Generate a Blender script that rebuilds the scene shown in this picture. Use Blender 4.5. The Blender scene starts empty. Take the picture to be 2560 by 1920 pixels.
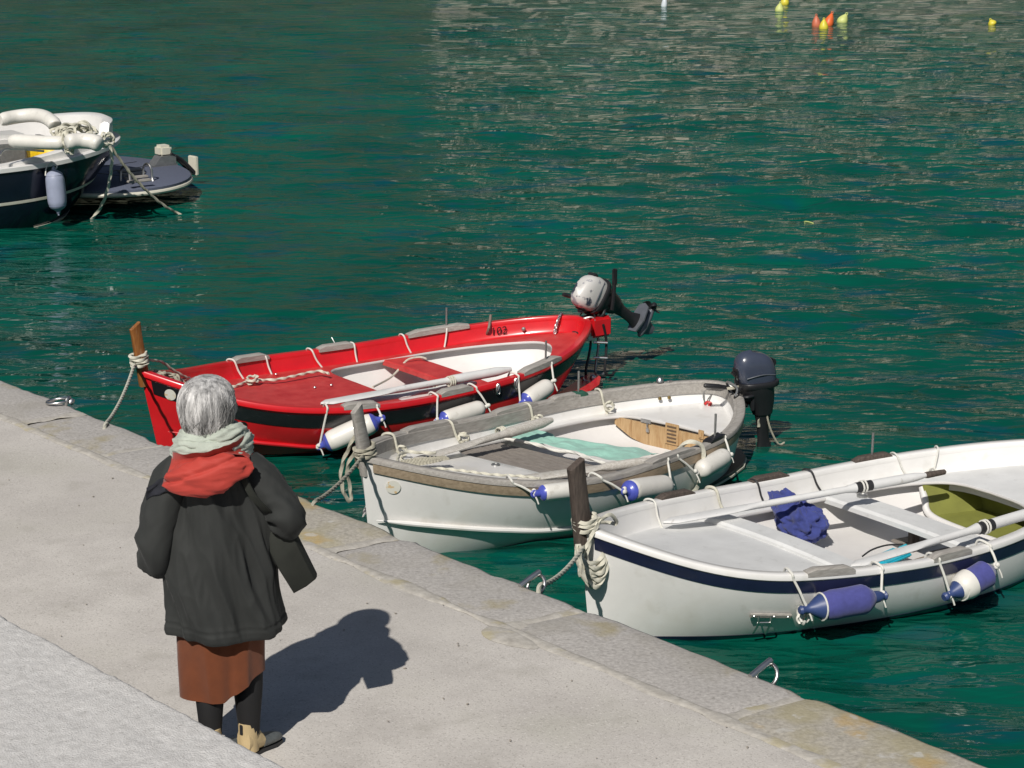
import bpy, bmesh, math, random
import numpy as np
from mathutils import Vector, Matrix, Euler, noise as mnoise
rnd = random.Random(7)
SC = bpy.context.scene
COL = SC.collection
pi = math.pi
# ------------------------------------------------------------------ camera, light, exposure
CAMZ, PITCH, FOC, Q = 4.935, math.radians(14.637), 5475.4, 1.095
cd = bpy.data.cameras.new('camera'); cam = bpy.data.objects.new('camera', cd); COL.objects.link(cam)
cam.location = (0, 0, CAMZ); cam.rotation_euler = (pi/2 - PITCH, 0, 0)
cd.sensor_width = 36; cd.lens = FOC/2560*36; cd.clip_start = .1; cd.clip_end = 3000
SC.camera = cam
SUN_AZ, SUN_EL = math.radians(17.9), math.radians(43)      # azimuth the shadows point to, from +Y to +X
wd = bpy.data.worlds.new('World'); SC.world = wd; wd.use_nodes = True
nt = wd.node_tree; nt.nodes.clear()
sky = nt.nodes.new('ShaderNodeTexSky'); sky.sky_type = 'NISHITA'; sky.sun_disc = False
sky.sun_elevation = SUN_EL; sky.sun_rotation = pi + SUN_AZ
bg = nt.nodes.new('ShaderNodeBackground'); bg.inputs[1].default_value = .05
wo = nt.nodes.new('ShaderNodeOutputWorld')
nt.links.new(sky.outputs[0], bg.inputs[0]); nt.links.new(bg.outputs[0], wo.inputs[0])
sl = bpy.data.lights.new('sun', 'SUN'); sl.energy = 5.0; sl.angle = math.radians(.5); sl.color = (1, .95, .88)
so = bpy.data.objects.new('sun', sl); COL.objects.link(so)
sd = Vector((math.sin(SUN_AZ)*math.cos(SUN_EL), math.cos(SUN_AZ)*math.cos(SUN_EL), -math.sin(SUN_EL)))
so.rotation_euler = sd.to_track_quat('-Z', 'Y').to_euler(); so.location = (-5, -10, 20)
SC.view_settings.view_transform = 'Standard'; SC.view_settings.look = 'None'
SC.view_settings.exposure = -.22; SC.view_settings.gamma = 1
SC.view_settings.use_curve_mapping = False
SC.render.engine = 'CYCLES'
SC.cycles.max_bounces = 8; SC.cycles.caustics_reflective = False; SC.cycles.caustics_refractive = False

# ------------------------------------------------------------------ measuring helpers
_c, _s = math.cos(PITCH), math.sin(PITCH)
def ray(px, py):
    a, b = (px-1280)/FOC, (py-960)/FOC
    return np.array([a, _c - b*_s, -_s - b*_c])
def at(px, py, z):
    d = ray(px, py); return np.array([0, 0, CAMZ]) + d*((z-CAMZ)/d[2])
def aty(px, py, y):
    d = ray(px, py); return np.array([0, 0, CAMZ]) + d*(y/d[1])

# ------------------------------------------------------------------ materials
MATS = {}
def mat(name, col, rough=.5, col2=None, var=.12, scale=6, bump=0, bscale=80, metal=0, stretch=(1, 1, 1),
        spec=.5, spots=None, sheen=0, coat=0, detail=6, dirt=None, dist=.0):
    m = bpy.data.materials.new(name); m.use_nodes = True; N = m.node_tree.nodes; L = m.node_tree.links
    b = N['Principled BSDF']
    b.inputs['Roughness'].default_value = rough; b.inputs['Metallic'].default_value = metal
    b.inputs['Specular IOR Level'].default_value = spec
    if coat: b.inputs['Coat Weight'].default_value = coat; b.inputs['Coat Roughness'].default_value = .12
    if sheen: b.inputs['Sheen Weight'].default_value = sheen; b.inputs['Sheen Roughness'].default_value = .5
    tc = N.new('ShaderNodeTexCoord'); mp = N.new('ShaderNodeMapping'); mp.inputs['Scale'].default_value = stretch
    L.new(tc.outputs['Object'], mp.inputs[0])
    n = N.new('ShaderNodeTexNoise'); n.inputs['Scale'].default_value = scale; n.inputs['Detail'].default_value = detail
    n.inputs['Roughness'].default_value = .62; n.inputs['Distortion'].default_value = dist
    L.new(mp.outputs[0], n.inputs[0])
    r = N.new('ShaderNodeValToRGB'); L.new(n.outputs[0], r.inputs[0])
    c1 = [c*(1-var) for c in col]; c2 = list(col2) if col2 else [min(1, c*(1+var)) for c in col]
    r.color_ramp.elements[0].position = .32; r.color_ramp.elements[1].position = .68
    r.color_ramp.elements[0].color = (*c1, 1); r.color_ramp.elements[1].color = (*c2, 1)
    out = r.outputs[0]
    for sp in (spots or []):            # (colour, scale, threshold, width, strength)
        s_ = N.new('ShaderNodeTexNoise'); s_.inputs['Scale'].default_value = sp[1]; s_.inputs['Detail'].default_value = 5
        L.new(mp.outputs[0], s_.inputs[0])
        q_ = N.new('ShaderNodeMapRange'); q_.inputs[1].default_value = sp[2]; q_.inputs[2].default_value = sp[2]+sp[3]
        q_.inputs[4].default_value = sp[4]
        L.new(s_.outputs[0], q_.inputs[0])
        mx = N.new('ShaderNodeMix'); mx.data_type = 'RGBA'; L.new(q_.outputs[0], mx.inputs[0])
        L.new(out, mx.inputs[6]); mx.inputs[7].default_value = (*sp[0], 1); out = mx.outputs[2]
    L.new(out, b.inputs['Base Color'])
    if bump:
        bn = N.new('ShaderNodeTexNoise'); bn.inputs['Scale'].default_value = bscale; bn.inputs['Detail'].default_value = 4
        L.new(mp.outputs[0], bn.inputs[0])
        bp = N.new('ShaderNodeBump'); bp.inputs['Strength'].default_value = 1; bp.inputs['Distance'].default_value = bump
        L.new(bn.outputs[0], bp.inputs['Height']); L.new(bp.outputs[0], b.inputs['Normal'])
    MATS[name] = m; return m

W_ = mat('white_gelcoat', (.74, .73, .71), .35, var=.05, scale=3, spots=[((.5, .48, .43), 9, .6, .12, .25), ((.56, .52, .43), 2.6, .56, .2, .35)], coat=.3)
W2 = mat('white_deck_paint', (.62, .625, .62), .6, var=.07, scale=5, spots=[((.38, .38, .36), 14, .62, .1, .3)], bump=.0006, bscale=160)
WL = mat('white_liner', (.64, .625, .61), .5, var=.04, scale=4, spots=[((.55, .53, .48), 6, .62, .12, .3)])
RED = mat('red_gelcoat', (.60, .012, .018), .3, var=.12, scale=4, coat=.4)
REDF = mat('faded_red_deck', (.50, .028, .030), .5, col2=(.58, .06, .055), scale=7, spots=[((.6, .2, .18), 22, .68, .1, .45)], bump=.0004, bscale=150)
BLK = mat('black_stripe', (.012, .012, .014), .25, var=.2, coat=.3)
NAVY = mat('navy_paint', (.012, .016, .045), .3, var=.2, coat=.3)
NAVYH = mat('dark_navy_hull', (.006, .008, .018), .18, var=.2, coat=.5)
GREYW = mat('weathered_grey_wood', (.29, .27, .245), .8, col2=(.40, .38, .35), scale=5, stretch=(2, 14, 14), bump=.001, bscale=30)
BROWNW = mat('varnished_brown_wood', (.27, .205, .14), .5, col2=(.38, .30, .21), scale=5, stretch=(2, 10, 10), bump=.0006, bscale=30)
DARKW = mat('dark_weathered_wood', (.055, .042, .035), .75, col2=(.11, .085, .07), scale=6, stretch=(12, 12, 2), bump=.001, bscale=30)
ORW = mat('orange_varnished_wood', (.36, .15, .04), .4, col2=(.20, .07, .02), scale=6, stretch=(14, 14, 1.6), spots=[((.4, .33, .25), 5, .6, .1, .6)], bump=.0006, bscale=40)
PLYW = mat('plywood_bulkhead', (.42, .25, .11), .55, col2=(.52, .36, .19), scale=5, stretch=(9, 9, 1.5), spots=[((.30, .13, .04), 3, .58, .12, .7)])
PLANK = mat('grey_plank_wood', (.19, .165, .145), .8, col2=(.29, .26, .23), scale=6, stretch=(14, 2, 14), bump=.001, bscale=30)
BOARD = mat('brown_floor_board', (.17, .12, .09), .75, col2=(.26, .21, .15), scale=6, stretch=(3, 10, 10))
ROPE = mat('off_white_rope', (.56, .54, .45), .85, var=.16, scale=40, bump=.001, bscale=300)
ROPED = mat('dirty_grey_rope', (.36, .34, .27), .9, var=.22, scale=40, bump=.001, bscale=300)
CORD = mat('white_cord', (.66, .65, .60), .8, var=.08, scale=60)
FEN = mat('white_vinyl', (.70, .68, .63), .4, var=.05, scale=12, spots=[((.42, .39, .33), 18, .62, .1, .35)], coat=.15)
FENB = mat('blue_vinyl', (.07, .09, .42), .35, var=.15, scale=20, coat=.2)
FENC = mat('blue_fender_cloth', (.060, .065, .25), .9, var=.12, scale=30, bump=.0008, bscale=400, sheen=.2)
FENG = mat('blue_grey_vinyl', (.30, .33, .44), .5, var=.08, scale=12)
BLUED = mat('dark_blue_vinyl', (.035, .06, .17), .45, var=.15)
STEEL = mat('stainless_steel', (.66, .65, .64), .36, var=.1, scale=20, metal=1, spots=[((.25, .2, .15), 30, .62, .1, .3)])
GALV = mat('dull_galvanised_steel', (.36, .36, .35), .45, var=.15, scale=30, metal=.8)
MOT = mat('dark_blue_grey_cowl', (.045, .055, .085), .28, var=.1, coat=.4)
MOTP = mat('peeled_cowl_paint', (.045, .055, .085), .4, var=.1, coat=.2, spots=[((.55, .54, .52), 3.2, .37, .015, 1), ((.22, .22, .26), 9, .60, .03, .8)])
MBLK = mat('black_motor_plastic', (.015, .015, .017), .4, var=.2)
MGRY = mat('grey_motor_alloy', (.13, .14, .16), .35, var=.15, scale=15, metal=.3)
RUB = mat('black_rubber', (.02, .02, .022), .6)
GRIP = mat('white_oar_paint', (.66, .66, .65), .45, var=.05, scale=8, spots=[((.4, .38, .34), 25, .63, .08, .5)])
OARW = mat('worn_oar_wood', (.42, .39, .34), .8, col2=(.58, .56, .52), scale=7, stretch=(4, 14, 14), spots=[((.12, .1, .08), 30, .6, .06, .7)])
TURQ = mat('turquoise_towel', (.28, .52, .43), .95, var=.13, scale=9, bump=.002, bscale=120, sheen=.2)
TURQ2 = mat('turquoise_plastic', (.02, .42, .55), .45)
BLUEC = mat('royal_blue_cloth', (.036, .050, .21), .9, var=.2, scale=9, bump=.001, bscale=200, sheen=.15)
YEL = mat('yellow_plastic', (.75, .50, .01), .45, var=.1, scale=20)
YELB = mat('yellow_buoy_plastic', (.66, .56, .05), .45, var=.12, scale=12)
YELP = mat('pale_yellow_buoy', (.55, .60, .20), .5, var=.12, scale=12)
ORB = mat('orange_buoy_plastic', (.72, .13, .03), .45, var=.12, scale=12)
ORB2 = mat('faded_orange_buoy', (.55, .15, .08), .5, var=.15, scale=12)
OLIVE = mat('yellow_green_locker_lining', (.20, .21, .045), .7, var=.12)
DECKB = mat('blue_grey_nonslip', (.10, .115, .165), .8, var=.15, scale=40, bump=.0008, bscale=500)
CREAM = mat('cream_trim', (.62, .60, .50), .5, var=.06)
STK = mat('sticker_white', (.66, .65, .58), .5, var=.03, spots=[((.60, .36, .10), 26, .56, .04, .7)])
GREENR = mat('green_rubber_pad', (.02, .09, .06), .7, var=.3)
JACK = mat('black_green_jacket', (.018, .020, .019), .8, var=.12, scale=5, bump=.0008, bscale=500, sheen=.04)
LIN = mat('dark_navy_lining', (.02, .022, .032), .7)
HOODM = mat('red_hood_cloth', (.40, .036, .024), .75, var=.12, scale=6, bump=.001, bscale=260, sheen=.1)
SKRT = mat('rust_wool_skirt', (.145, .036, .008), .9, var=.12, scale=14, bump=.001, bscale=400, sheen=.2)
TIGHT = mat('black_tights', (.008, .008, .009), .8, var=.2)
SKIN = mat('skin', (.55, .33, .24), .5, var=.06)
HAIR = mat('grey_hair', (.30, .30, .30), .42, col2=(.66, .65, .64), var=.68, scale=9, stretch=(3.6, 3.6, .55), detail=5)
SCARF = mat('pale_green_scarf', (.40, .44, .38), .9, var=.12, scale=14, bump=.002, bscale=160, sheen=.2)
SHOE = mat('tan_leather', (.52, .40, .22), .6, var=.12, scale=12)
SHOED = mat('grey_shoe_leather', (.10, .11, .11), .45, var=.3, scale=20)
BAG = mat('black_canvas_bag', (.014, .016, .012), .8, var=.2, scale=8, bump=.001, bscale=300)
GLS = mat('black_glasses', (.01, .01, .01), .3)

def wrinkle(m, scale, d, stretch=(1, 1, 1), dist=1.2):
    N = m.node_tree.nodes; L = m.node_tree.links; b = N['Principled BSDF']; tc = N.new('ShaderNodeTexCoord'); mp = N.new('ShaderNodeMapping'); mp.inputs['Scale'].default_value = stretch
    n = N.new('ShaderNodeTexNoise'); n.inputs['Scale'].default_value = scale; n.inputs['Detail'].default_value = 3; n.inputs['Distortion'].default_value = dist
    n.noise_type = 'RIDGED_MULTIFRACTAL'; mr = N.new('ShaderNodeMath'); mr.operation = 'MULTIPLY'; mr.inputs[1].default_value = .5
    bp = N.new('ShaderNodeBump'); bp.inputs['Distance'].default_value = d
    L.new(tc.outputs['Object'], mp.inputs[0]); L.new(mp.outputs[0], n.inputs[0]); L.new(n.outputs[0], mr.inputs[0]); L.new(mr.outputs[0], bp.inputs['Height'])
    old = b.inputs['Normal'].links[0].from_socket if b.inputs['Normal'].links else None
    if old: L.new(old, bp.inputs['Normal'])
    L.new(bp.outputs[0], b.inputs['Normal'])
wrinkle(JACK, 3.2, .010, (1, 1, .55)); wrinkle(HOODM, 4, .009, (1, 1, 1.4)); wrinkle(SKRT, 3, .006, (1, 1, .5)); wrinkle(BAG, 6, .006); wrinkle(SCARF, 14, .018, (.5, .5, 2)); wrinkle(TURQ, 10, .012); wrinkle(BLUEC, 10, .014)

# ------------------------------------------------------------------ geometry helpers (all return verts, faces)
def V3(a): return np.array(a, float)
def join(*parts):
    V, F, o = [], [], 0
    for v, f in parts:
        v = np.asarray(v, float); V.append(v); F += [tuple(i+o for i in q) for q in f]; o += len(v)
    return np.concatenate(V), F
def xf(g, M):
    v, f = g; M = np.array(M); v = np.asarray(v, float)
    return v@M[:3, :3].T + M[:3, 3], f
def mv(g, d): return np.asarray(g[0], float)+V3(d), g[1]
def rot(axis, a): return np.array(Matrix.Rotation(a, 4, axis))
def tag(o, label=None, cat=None, group=None, kind=None):
    for k, v in (('label', label), ('category', cat), ('group', group), ('kind', kind)):
        if v: o[k] = v
    return o
def mesh(name, g, m, parent=None, smooth=True, origin=None, angle=40):
    v, f = g; v = np.asarray(v, float)
    if origin is not None: v = v-V3(origin)
    me = bpy.data.meshes.new(name); me.from_pydata([tuple(a) for a in v], [], [tuple(a) for a in f]); me.materials.append(m)
    bm = bmesh.new(); bm.from_mesh(me); bmesh.ops.recalc_face_normals(bm, faces=bm.faces)
    if smooth:
        for q in bm.faces: q.smooth = True
        ca = math.radians(angle)
        for e in bm.edges:
            if len(e.link_faces) == 2 and e.calc_face_angle(0) > ca: e.smooth = False
    bm.to_mesh(me); bm.free()
    o = bpy.data.objects.new(name, me); COL.objects.link(o)
    if origin is not None: o.location = tuple(origin)
    if parent is not None: o.parent = parent
    return o
def empty(name, loc, rz=0, **k):
    o = bpy.data.objects.new(name, None); COL.objects.link(o); o.location = tuple(loc); o.rotation_euler = (0, 0, rz)
    return tag(o, **k)
def catmull(P, n=8, closed=False):
    P = [V3(p) for p in P]; out = []
    if len(P) == 2 and not closed: return [P[0]+(P[1]-P[0])*i/n for i in range(n+1)]
    m = len(P); rng = range(m if closed else m-1)
    for i in rng:
        if closed: a, b, c, d = P[i-1], P[i], P[(i+1) % m], P[(i+2) % m]
        else: a, b, c, d = P[max(i-1, 0)], P[i], P[i+1], P[min(i+2, m-1)]
        for k in range(n):
            t = k/n; out.append(.5*((2*b)+(-a+c)*t+(2*a-5*b+4*c-d)*t*t+(-a+3*b-3*c+d)*t**3))
    if not closed: out.append(P[-1])
    return out
def frames(P, closed=False):
    P = np.array(P); T = np.gradient(P, axis=0)
    if closed: T = np.roll(P, -1, 0)-np.roll(P, 1, 0)
    T /= np.linalg.norm(T, axis=1)[:, None]+1e-12
    a = V3((0, 0, 1)) if abs(T[0][2]) < .9 else V3((1, 0, 0))
    n = np.cross(T[0], a); n /= np.linalg.norm(n); Ns, Bs = [], []
    for t in T:
        n = n-t*(n@t); n /= np.linalg.norm(n)+1e-12; Ns.append(n); Bs.append(np.cross(t, n))
    return T, np.array(Ns), np.array(Bs)
def sweep(P, prof, closed=False, caps=True, scale=None, twist=0):
    """prof: list of (a,b) offsets in the normal plane, closed loop"""
    T, N, B = frames(P, closed); P = np.array(P); k = len(prof); V = []
    for i in range(len(P)):
        s = 1 if scale is None else scale[i]; ca, sa = math.cos(twist*i), math.sin(twist*i)
        for a, b in prof:
            a2, b2 = a*ca-b*sa, a*sa+b*ca
            V.append(P[i]+N[i]*a2*s+B[i]*b2*s)
    F = []; n = len(P)
    for i in range(n if closed else n-1):
        j = (i+1) % n
        for q in range(k): F.append((i*k+q, i*k+(q+1) % k, j*k+(q+1) % k, j*k+q))
    if caps and not closed: F.append(tuple(range(k))[::-1]); F.append(tuple((n-1)*k+q for q in range(k)))
    return np.array(V), F
def circ(r, n=8, r2=None): return [(r*math.cos(2*pi*i/n), (r2 or r)*math.sin(2*pi*i/n)) for i in range(n)]
def tube(P, r, n=8, closed=False, smooth=0, scale=None):
    if smooth: P = catmull(P, smooth, closed)
    return sweep(P, circ(r, n), closed, True, scale)
def resample(P, d):
    P = np.array(P); s = np.concatenate([[0], np.cumsum(np.linalg.norm(np.diff(P, axis=0), axis=1))])
    n = max(3, int(s[-1]/d)+1); t = np.linspace(0, s[-1], n)
    return np.stack([np.interp(t, s, P[:, i]) for i in range(3)], 1)
def rope(P, r, smooth=8, closed=False):
    P = resample(catmull(P, smooth, closed), r*.9)
    prof = []
    for i in range(9):
        a = 2*pi*i/9; rr = r*(.80+.22*math.cos(3*a)); prof.append((rr*math.cos(a), rr*math.sin(a)))
    return sweep(P, prof, twist=.24)
def sag(a, b, s=.1, n=6):
    a, b = V3(a), V3(b); return [a+(b-a)*t-V3((0, 0, s*4*t*(1-t))) for t in np.linspace(0, 1, n)]
def box(c, s, bev=0, rz=0):
    bm = bmesh.new(); bmesh.ops.create_cube(bm, size=1)
    for v in bm.verts: v.co = Vector((v.co.x*s[0], v.co.y*s[1], v.co.z*s[2]))
    if bev: bmesh.ops.bevel(bm, geom=list(bm.edges), offset=bev, segments=2, affect='EDGES')
    bm.verts.index_update(); v = np.array([tuple(a.co) for a in bm.verts]); f = [tuple(q.index for q in a.verts) for a in bm.faces]; bm.free()
    g = (v, f)
    if rz: g = xf(g, rot('Z', rz))
    return mv(g, c)
def lathe(prof, n=20, a=(0, 0, 0), b=(0, 0, 1)):
    """prof list of (t along axis in metres from a, radius)"""
    a, b = V3(a), V3(b); ax = (b-a)/np.linalg.norm(b-a)
    u = np.cross(ax, (0, 0, 1) if abs(ax[2]) < .9 else (1, 0, 0)); u /= np.linalg.norm(u); w = np.cross(ax, u); V = []; F = []
    for t, r in prof:
        for i in range(n): V.append(a+ax*t+u*r*math.cos(2*pi*i/n)+w*r*math.sin(2*pi*i/n))
    for k in range(len(prof)-1):
        for i in range(n): F.append((k*n+i, k*n+(i+1) % n, (k+1)*n+(i+1) % n, (k+1)*n+i))
    F.append(tuple(range(n))[::-1]); F.append(tuple((len(prof)-1)*n+i for i in range(n)))
    return np.array(V), F
def ball(c, r, n=16, m=10, s=(1, 1, 1)):
    pr = [(-r*math.cos(pi*k/m)*s[2], max(1e-4, r*math.sin(pi*k/m))) for k in range(m+1)]
    v, f = lathe(pr, n); v = v*V3((s[0], s[1], 1)); return v+V3(c), f
def loft(rings, closed=True, cap=True):
    k = len(rings[0]); V = np.concatenate([np.array(r) for r in rings]); F = []
    for i in range(len(rings)-1):
        for q in range(k if closed else k-1): F.append((i*k+q, i*k+(q+1) % k, (i+1)*k+(q+1) % k, (i+1)*k+q))
    if cap and closed: F.append(tuple(range(k))[::-1]); F.append(tuple((len(rings)-1)*k+q for q in range(k)))
    return V, F
def grid(fn, nu, nv, thick=0):
    V = [fn(u, v) for u in np.linspace(0, 1, nu) for v in np.linspace(0, 1, nv)]
    F = [(i*nv+j, i*nv+j+1, (i+1)*nv+j+1, (i+1)*nv+j) for i in range(nu-1) for j in range(nv-1)]
    return np.array(V), F
def slab(poly, z0, z1):
    n = len(poly); V = [(*p[:2], z0) for p in poly]+[(*p[:2], z1) for p in poly]
    F = [tuple(range(n))[::-1], tuple(range(n, 2*n))]+[(i, (i+1) % n, n+(i+1) % n, n+i) for i in range(n)]
    return np.array(V, float), F
def nz(x, y, z=0, s=1): return mnoise.noise(Vector((x*s, y*s, z*s)))
def text_mesh(body, size, depth=.001, shear=0):
    cu = bpy.data.curves.new('t', 'FONT'); cu.body = body; cu.size = size; cu.extrude = depth; cu.shear = shear; cu.align_x = 'CENTER'; cu.align_y = 'CENTER'
    o = bpy.data.objects.new('t', cu); COL.objects.link(o); dg = bpy.context.evaluated_depsgraph_get()
    me = bpy.data.meshes.new_from_object(o.evaluated_get(dg)); g = (np.array([tuple(v.co) for v in me.vertices]), [tuple(q.vertices) for q in me.polygons])
    bpy.data.objects.remove(o); return g

# ------------------------------------------------------------------ the water
def build_water():
    # graded fan grid: fine where it lies in front of the quay, coarse towards the horizon
    r = [0.0, 3, 5]; y = 6.0
    while y < 80: r.append(y); y += max(.028, y*y*.000105)
    while y < 1500: r.append(y); y *= 1.09
    r = np.array(r)
    a = np.concatenate([-np.radians(np.linspace(86, 17, 30)), np.radians(np.linspace(-16.5, 16.5, 760)), np.radians(np.linspace(17, 86, 30))])
    Y, A = np.meshgrid(r, a, indexing='ij'); X = Y*np.tan(A)
    dr = np.gradient(r)[:, None]; Z = np.zeros_like(X)
    rg = np.random.RandomState(3)
    for i in range(110):
        lam = .24*(8**(rg.rand()*1.0)); th = rg.normal(math.radians(-97), .42)
        k = 2*pi/lam; amp = .0026*lam**.55*(.55+.9*rg.rand())*1.45
        att = np.clip(1.6-dr*4.2/lam, 0, 1)
        kx, ky = k*math.cos(th), k*math.sin(th); ph = rg.rand()*2*pi
        # wave groups: each component swells and fades over the surface
        gx, gy = rg.normal(0, .25), rg.normal(0, .25)
        Z += amp*att*np.sin(kx*X+ky*Y+ph+.5*np.sin(gx*X*1.3+gy*Y*1.3+ph))*(1+.45*np.sin(gx*X*2+gy*Y*2+2*ph))
    # calmer in the lee of the quay and boats
    calm = np.clip((X*math.sin(math.radians(49.2))+Y*math.cos(math.radians(49.2))-7.0)/14, .5, 1)
    Z *= calm
    Z[(np.abs(A) > math.radians(16.6))] = 0
    nr, na = X.shape
    co = np.stack([X, Y, Z], 2).reshape(-1, 3)
    me = bpy.data.meshes.new('water'); me.vertices.add(len(co)); me.vertices.foreach_set('co', co.ravel())
    i = (np.arange(nr-1)[:, None]*na+np.arange(na-1)[None]).ravel()
    q = np.stack([i, i+1, i+na+1, i+na], 1); nf = len(q)
    me.loops.add(nf*4); me.loops.foreach_set('vertex_index', q.ravel().astype(np.int32))
    me.polygons.add(nf); me.polygons.foreach_set('loop_start', np.arange(nf, dtype=np.int32)*4)
    me.polygons.foreach_set('loop_total', np.full(nf, 4, np.int32)); me.polygons.foreach_set('use_smooth', np.ones(nf, bool))
    me.update(); me.validate()
    m = bpy.data.materials.new('sea_water'); m.use_nodes = True; N = m.node_tree.nodes; L = m.node_tree.links; b = N['Principled BSDF']
    b.inputs['Roughness'].default_value = .025; b.inputs['IOR'].default_value = 1.333
    tc = N.new('ShaderNodeNewGeometry')
    n1 = N.new('ShaderNodeTexNoise'); n1.inputs['Scale'].default_value = .35; n1.inputs['Detail'].default_value = 4
    L.new(tc.outputs['Position'], n1.inputs[0])
    cr = N.new('ShaderNodeValToRGB'); L.new(n1.outputs[0], cr.inputs[0])
    cr.color_ramp.elements[0].position = .3; cr.color_ramp.elements[0].color = (.0008, .054, .037, 1)
    cr.color_ramp.elements[1].position = .7; cr.color_ramp.elements[1].color = (.0012, .090, .060, 1)
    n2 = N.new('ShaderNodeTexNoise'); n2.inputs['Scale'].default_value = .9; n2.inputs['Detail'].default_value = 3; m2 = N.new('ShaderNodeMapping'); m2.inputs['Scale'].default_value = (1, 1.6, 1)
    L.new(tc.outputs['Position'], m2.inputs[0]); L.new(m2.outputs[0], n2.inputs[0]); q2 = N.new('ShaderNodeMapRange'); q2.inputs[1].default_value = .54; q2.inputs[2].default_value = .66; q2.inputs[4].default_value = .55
    L.new(n2.outputs[0], q2.inputs[0]); x2 = N.new('ShaderNodeMix'); x2.data_type = 'RGBA'; L.new(q2.outputs[0], x2.inputs[0]); L.new(cr.outputs[0], x2.inputs[6]); x2.inputs[7].default_value = (.001, .050, .084, 1)  # blue patches of reflected sky painted into the water's base colour
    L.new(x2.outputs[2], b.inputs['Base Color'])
    mp = N.new('ShaderNodeMapping'); mp.inputs['Scale'].default_value = (1, 3.0, 1); mp.inputs['Rotation'].default_value = (0, 0, .12)
    L.new(tc.outputs['Position'], mp.inputs[0])
    prev = None
    for sc, d in ((1.1, .085), (2.9, .028), (8, .0045)):
        n = N.new('ShaderNodeTexNoise'); n.inputs['Scale'].default_value = sc; n.inputs['Detail'].default_value = 1.2; n.inputs['Distortion'].default_value = .7
        L.new(mp.outputs[0], n.inputs[0]); bp = N.new('ShaderNodeBump'); bp.inputs['Distance'].default_value = d
        L.new(n.outputs[0], bp.inputs['Height'])
        if prev: L.new(prev.outputs[0], bp.inputs['Normal'])
        prev = bp
    L.new(prev.outputs[0], b.inputs['Normal'])
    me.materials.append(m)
    o = bpy.data.objects.new('water', me); COL.objects.link(o); tag(o, kind='structure')
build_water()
mb = mat('seabed_rock', (.10, .12, .09), .9, scale=.4)
mesh('seabed', grid(lambda u, v: (-300+600*u, -20+1500*v, -6+.8*nz(u*30, v*30)), 30, 30), mb)['kind'] = 'structure'

# ------------------------------------------------------------------ hillside across the harbour (seen mirrored in the water)
def build_hill():
    m = bpy.data.materials.new('hillside'); m.use_nodes = True; N = m.node_tree.nodes; L = m.node_tree.links; b = N['Principled BSDF']
    b.inputs['Roughness'].default_value = .95
    g = N.new('ShaderNodeNewGeometry'); n = N.new('ShaderNodeTexNoise'); n.inputs['Scale'].default_value = .06; n.inputs['Detail'].default_value = 8
    L.new(g.outputs['Position'], n.inputs[0]); r = N.new('ShaderNodeValToRGB'); L.new(n.outputs[0], r.inputs[0])
    e = r.color_ramp.elements; e[0].position = .45; e[0].color = (.045, .06, .025, 1); e[1].position = .55; e[1].color = (.25, .22, .16, 1)
    L.new(r.outputs[0], b.inputs['Base Color'])
    def cliff(u, v):
        a = math.radians(-2.0+70*u); z = -3+36*v; d = 150+12*v**1.3
        k = 9*nz(u*9, v*6)+4*nz(u*30, v*20)
        return ((d+k)*math.sin(a), (d+k)*math.cos(a), z+7*nz(u*14, 5)*v)
    mesh('rocky_cliff', grid(cliff, 110, 50), mat('pale_cliff_rock', (.29, .255, .21), .95, col2=(.42, .375, .315), scale=.09, detail=9,
         spots=[((.07, .085, .035), .05, .56, .06, .8)], stretch=(1, 1, 2.5)))['kind'] = 'structure'
    def hill(u, v):
        a = math.radians(-80+158*u); z = -3+86*v; d = 172+95*v**1.2
        k = 7*nz(u*15, v*6, 3)+3*nz(u*70, v*30)
        return ((d+k)*math.sin(a), (d+k)*math.cos(a), z+8*nz(u*8, 9)*v)
    mesh('wooded_hillside', grid(hill, 120, 50), mat('hillside_scrub', (.026, .034, .018), .95, col2=(.07, .072, .048), scale=.12, detail=9))['kind'] = 'structure'
build_hill()

# ------------------------------------------------------------------ the quay
PSI = math.radians(49.23); QD = V3((math.cos(PSI), -math.sin(PSI), 0)); QN = V3((math.sin(PSI), math.cos(PSI), 0)); QOFF = 6.99
def qp(s, n, z=0): return QD*s+QN*(QOFF-n)+V3((0, 0, Q+z))       # s along the edge, n inland from the edge
def edge_n(s): return .018*nz(s*1.3, 4)+.014*nz(s*6, 1)+.009*nz(s*19, 2)+.005*nz(s*47, 6)+.09*max(0, nz(s*2.3, 8)-.22)+.06*max(0, nz(s*7.1, 3)-.3)
granite = mat('granite_coping', (.35, .33, .31), .9, col2=(.46, .44, .415), scale=45, detail=6, bump=.003, bscale=60,
              spots=[((.30, .25, .11), 3.0, .58, .12, .6), ((.46, .45, .43), 9, .66, .06, .5), ((.16, .15, .13), 40, .63, .06, .5), ((.30, .28, .24), 2.2, .52, .2, .6)])
graniteL = mat('lichened_granite', (.33, .305, .26), .9, col2=(.46, .43, .37), scale=45, detail=6, bump=.003, bscale=60,
              spots=[((.34, .30, .17), 3, .46, .16, .6), ((.45, .30, .10), 3.3, .58, .08, .6), ((.50, .49, .46), 8, .62, .05, .6)])
mortar = mat('pale_mortar', (.38, .355, .315), .9, col2=(.49, .465, .42), scale=18, bump=.003, bscale=50, spots=[((.38, .33, .18), 5, .55, .1, .6)])
quaybody = mat('quay_wall_concrete', (.22, .21, .19), .9, var=.2, scale=3)
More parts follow.
